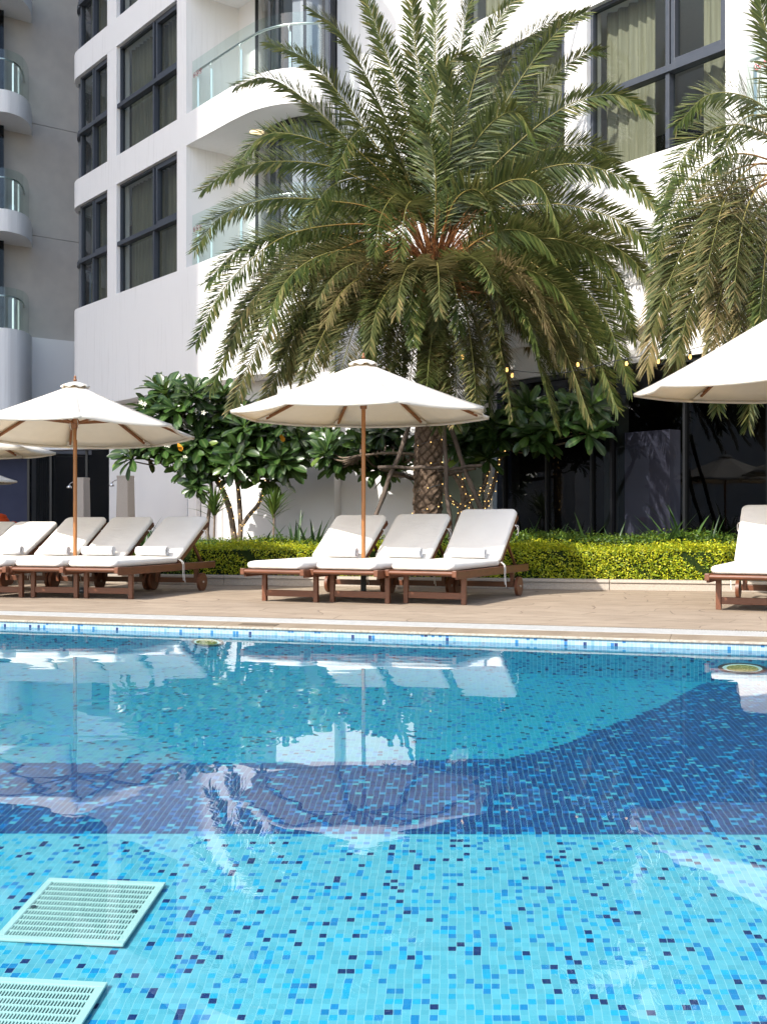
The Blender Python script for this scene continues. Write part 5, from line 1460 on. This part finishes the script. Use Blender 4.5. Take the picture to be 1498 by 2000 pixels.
fairy('fairy lights on the left trunk of the plumeria beside the left umbrella', [L_(459, 1060), L_(450, 1000), L_(434, 955), L_(415, 925), L_(400, 885), L_(385, 840)], .055, 12, 34, (L_(459, 1060).x, YP, .1))
fairy('fairy lights on the forked trunk of the plumeria beside the white wall', [L_(469, 1040), L_(488, 1005), L_(505, 985), L_(517, 955), L_(535, 900)], .045, 9, 22, (L_(469, 1040).x, YP, .1))
fairy('fairy lights on the upright middle trunk of the left plumeria', [L_(468, 1050), L_(470, 1015), L_(466, 960), L_(460, 905), L_(425, 850)], .045, 9, 24, (L_(468, 1050).x, YP, .11))
fairy('fairy lights on the main trunk behind the rightmost middle lounger', [R_(897, 1010), R_(905, 985), R_(925, 970), R_(945, 950), R_(955, 900)], .05, 9, 26, (R_(897, 1010).x, YR, .1))
fairy('fairy lights on the slanting limb right of the palm trunk', [R_(890, 990), R_(880, 975), R_(862, 950), R_(855, 920)], .042, 7, 14, (R_(890, 990).x, YR, .1))
fairy('fairy lights on the outermost limb against the black glass', [R_(930, 1020), R_(950, 985), R_(963, 950), R_(972, 910), R_(985, 880)], .045, 9, 24, (R_(930, 1020).x, YR, .1))
fairy('fairy lights on the inner limb between palm trunk and prop', [R_(925, 1000), R_(918, 985), R_(905, 950), R_(898, 920)], .05, 7, 18, (R_(925, 1000).x, YR, .1))

# festoon lights under the fronds
t = thing('string_lights', 'hanging bulb string under the fronds at the right of the palm', 'string lights', P(1223, 700, 15.6))
fp = spline([P(900, 706, 15.9), P(990, 722, 15.8), P(1100, 728, 15.7), P(1223, 700, 15.6), P(1290, 690, 15.4), P(1350, 682, 15.2), P(1480, 640, 15.)], 40)
b = MB(); b.tube([p_-t.location for p_ in fp], .006, 5); b.build('cable', 'frame_dark', t)
for x_, y_, Y_ in ((903, 697, 15.9), (990, 722, 15.8), (1000, 733, 15.8), (1128, 712, 15.7), (1223, 710, 15.6), (1285, 706, 15.4), (1347, 697, 15.2)):
    c = P(x_, y_, Y_)-t.location
    s_ = MB(); s_.lathe([(0, .085), (.02, .08), (.022, .03), (.0, .03)], 10, 0, c); s_.build('socket', 'frame_dark', t)
    s_ = MB(); s_.lathe([(.012, .03), (.019, .008), (.021, -.01), (.013, -.028), (0, -.033)], 12, 0, c); s_.build('bulb', 'bulb_warm', t)

# ------------------------------------------------------------------ camera, sun, sky
cam_d = bpy.data.cameras.new('camera'); cam = bpy.data.objects.new('camera', cam_d); COL.objects.link(cam)
cam.location = (0, 0, CAMZ); cam.rotation_euler = (R(90), 0, 0)
cam_d.sensor_fit = 'VERTICAL'; cam_d.sensor_height = 36.; cam_d.sensor_width = 27.
cam_d.lens = F/2000*36.; cam_d.shift_y = (HZ-1000)/2000.; cam_d.clip_end = 500; cam_d.clip_start = .05
sc.camera = cam
sd = Vector((-.80, -.85, 1.)).normalized()
ld = bpy.data.lights.new('sun', 'SUN'); ld.energy = 2.95; ld.angle = R(.53); ld.color = (1., .955, .88)
lo = bpy.data.objects.new('sun', ld); COL.objects.link(lo); lo.rotation_euler = (-sd).to_track_quat('-Z', 'Y').to_euler(); lo.location = (-20, -20, 30)
w = bpy.data.worlds.new('World'); sc.world = w; w.use_nodes = True
nt = w.node_tree; bg = nt.nodes['Background']
sk = nt.nodes.new('ShaderNodeTexSky'); sk.sky_type = 'NISHITA'; sk.sun_disc = False
sk.sun_elevation = math.asin(sd.z); sk.sun_rotation = math.atan2(sd.x, sd.y); sk.air_density = 1.; sk.dust_density = 1.7; sk.ozone_density = 1.
nt.links.new(sk.outputs[0], bg.inputs[0]); bg.inputs[1].default_value = .15
sc.view_settings.view_transform = 'Standard'; sc.view_settings.look = 'None'; sc.view_settings.exposure = 1.2; sc.view_settings.gamma = 1.
sc.cycles.max_bounces = 10; sc.cycles.transparent_max_bounces = 24; sc.cycles.caustics_reflective = False; sc.cycles.caustics_refractive = False
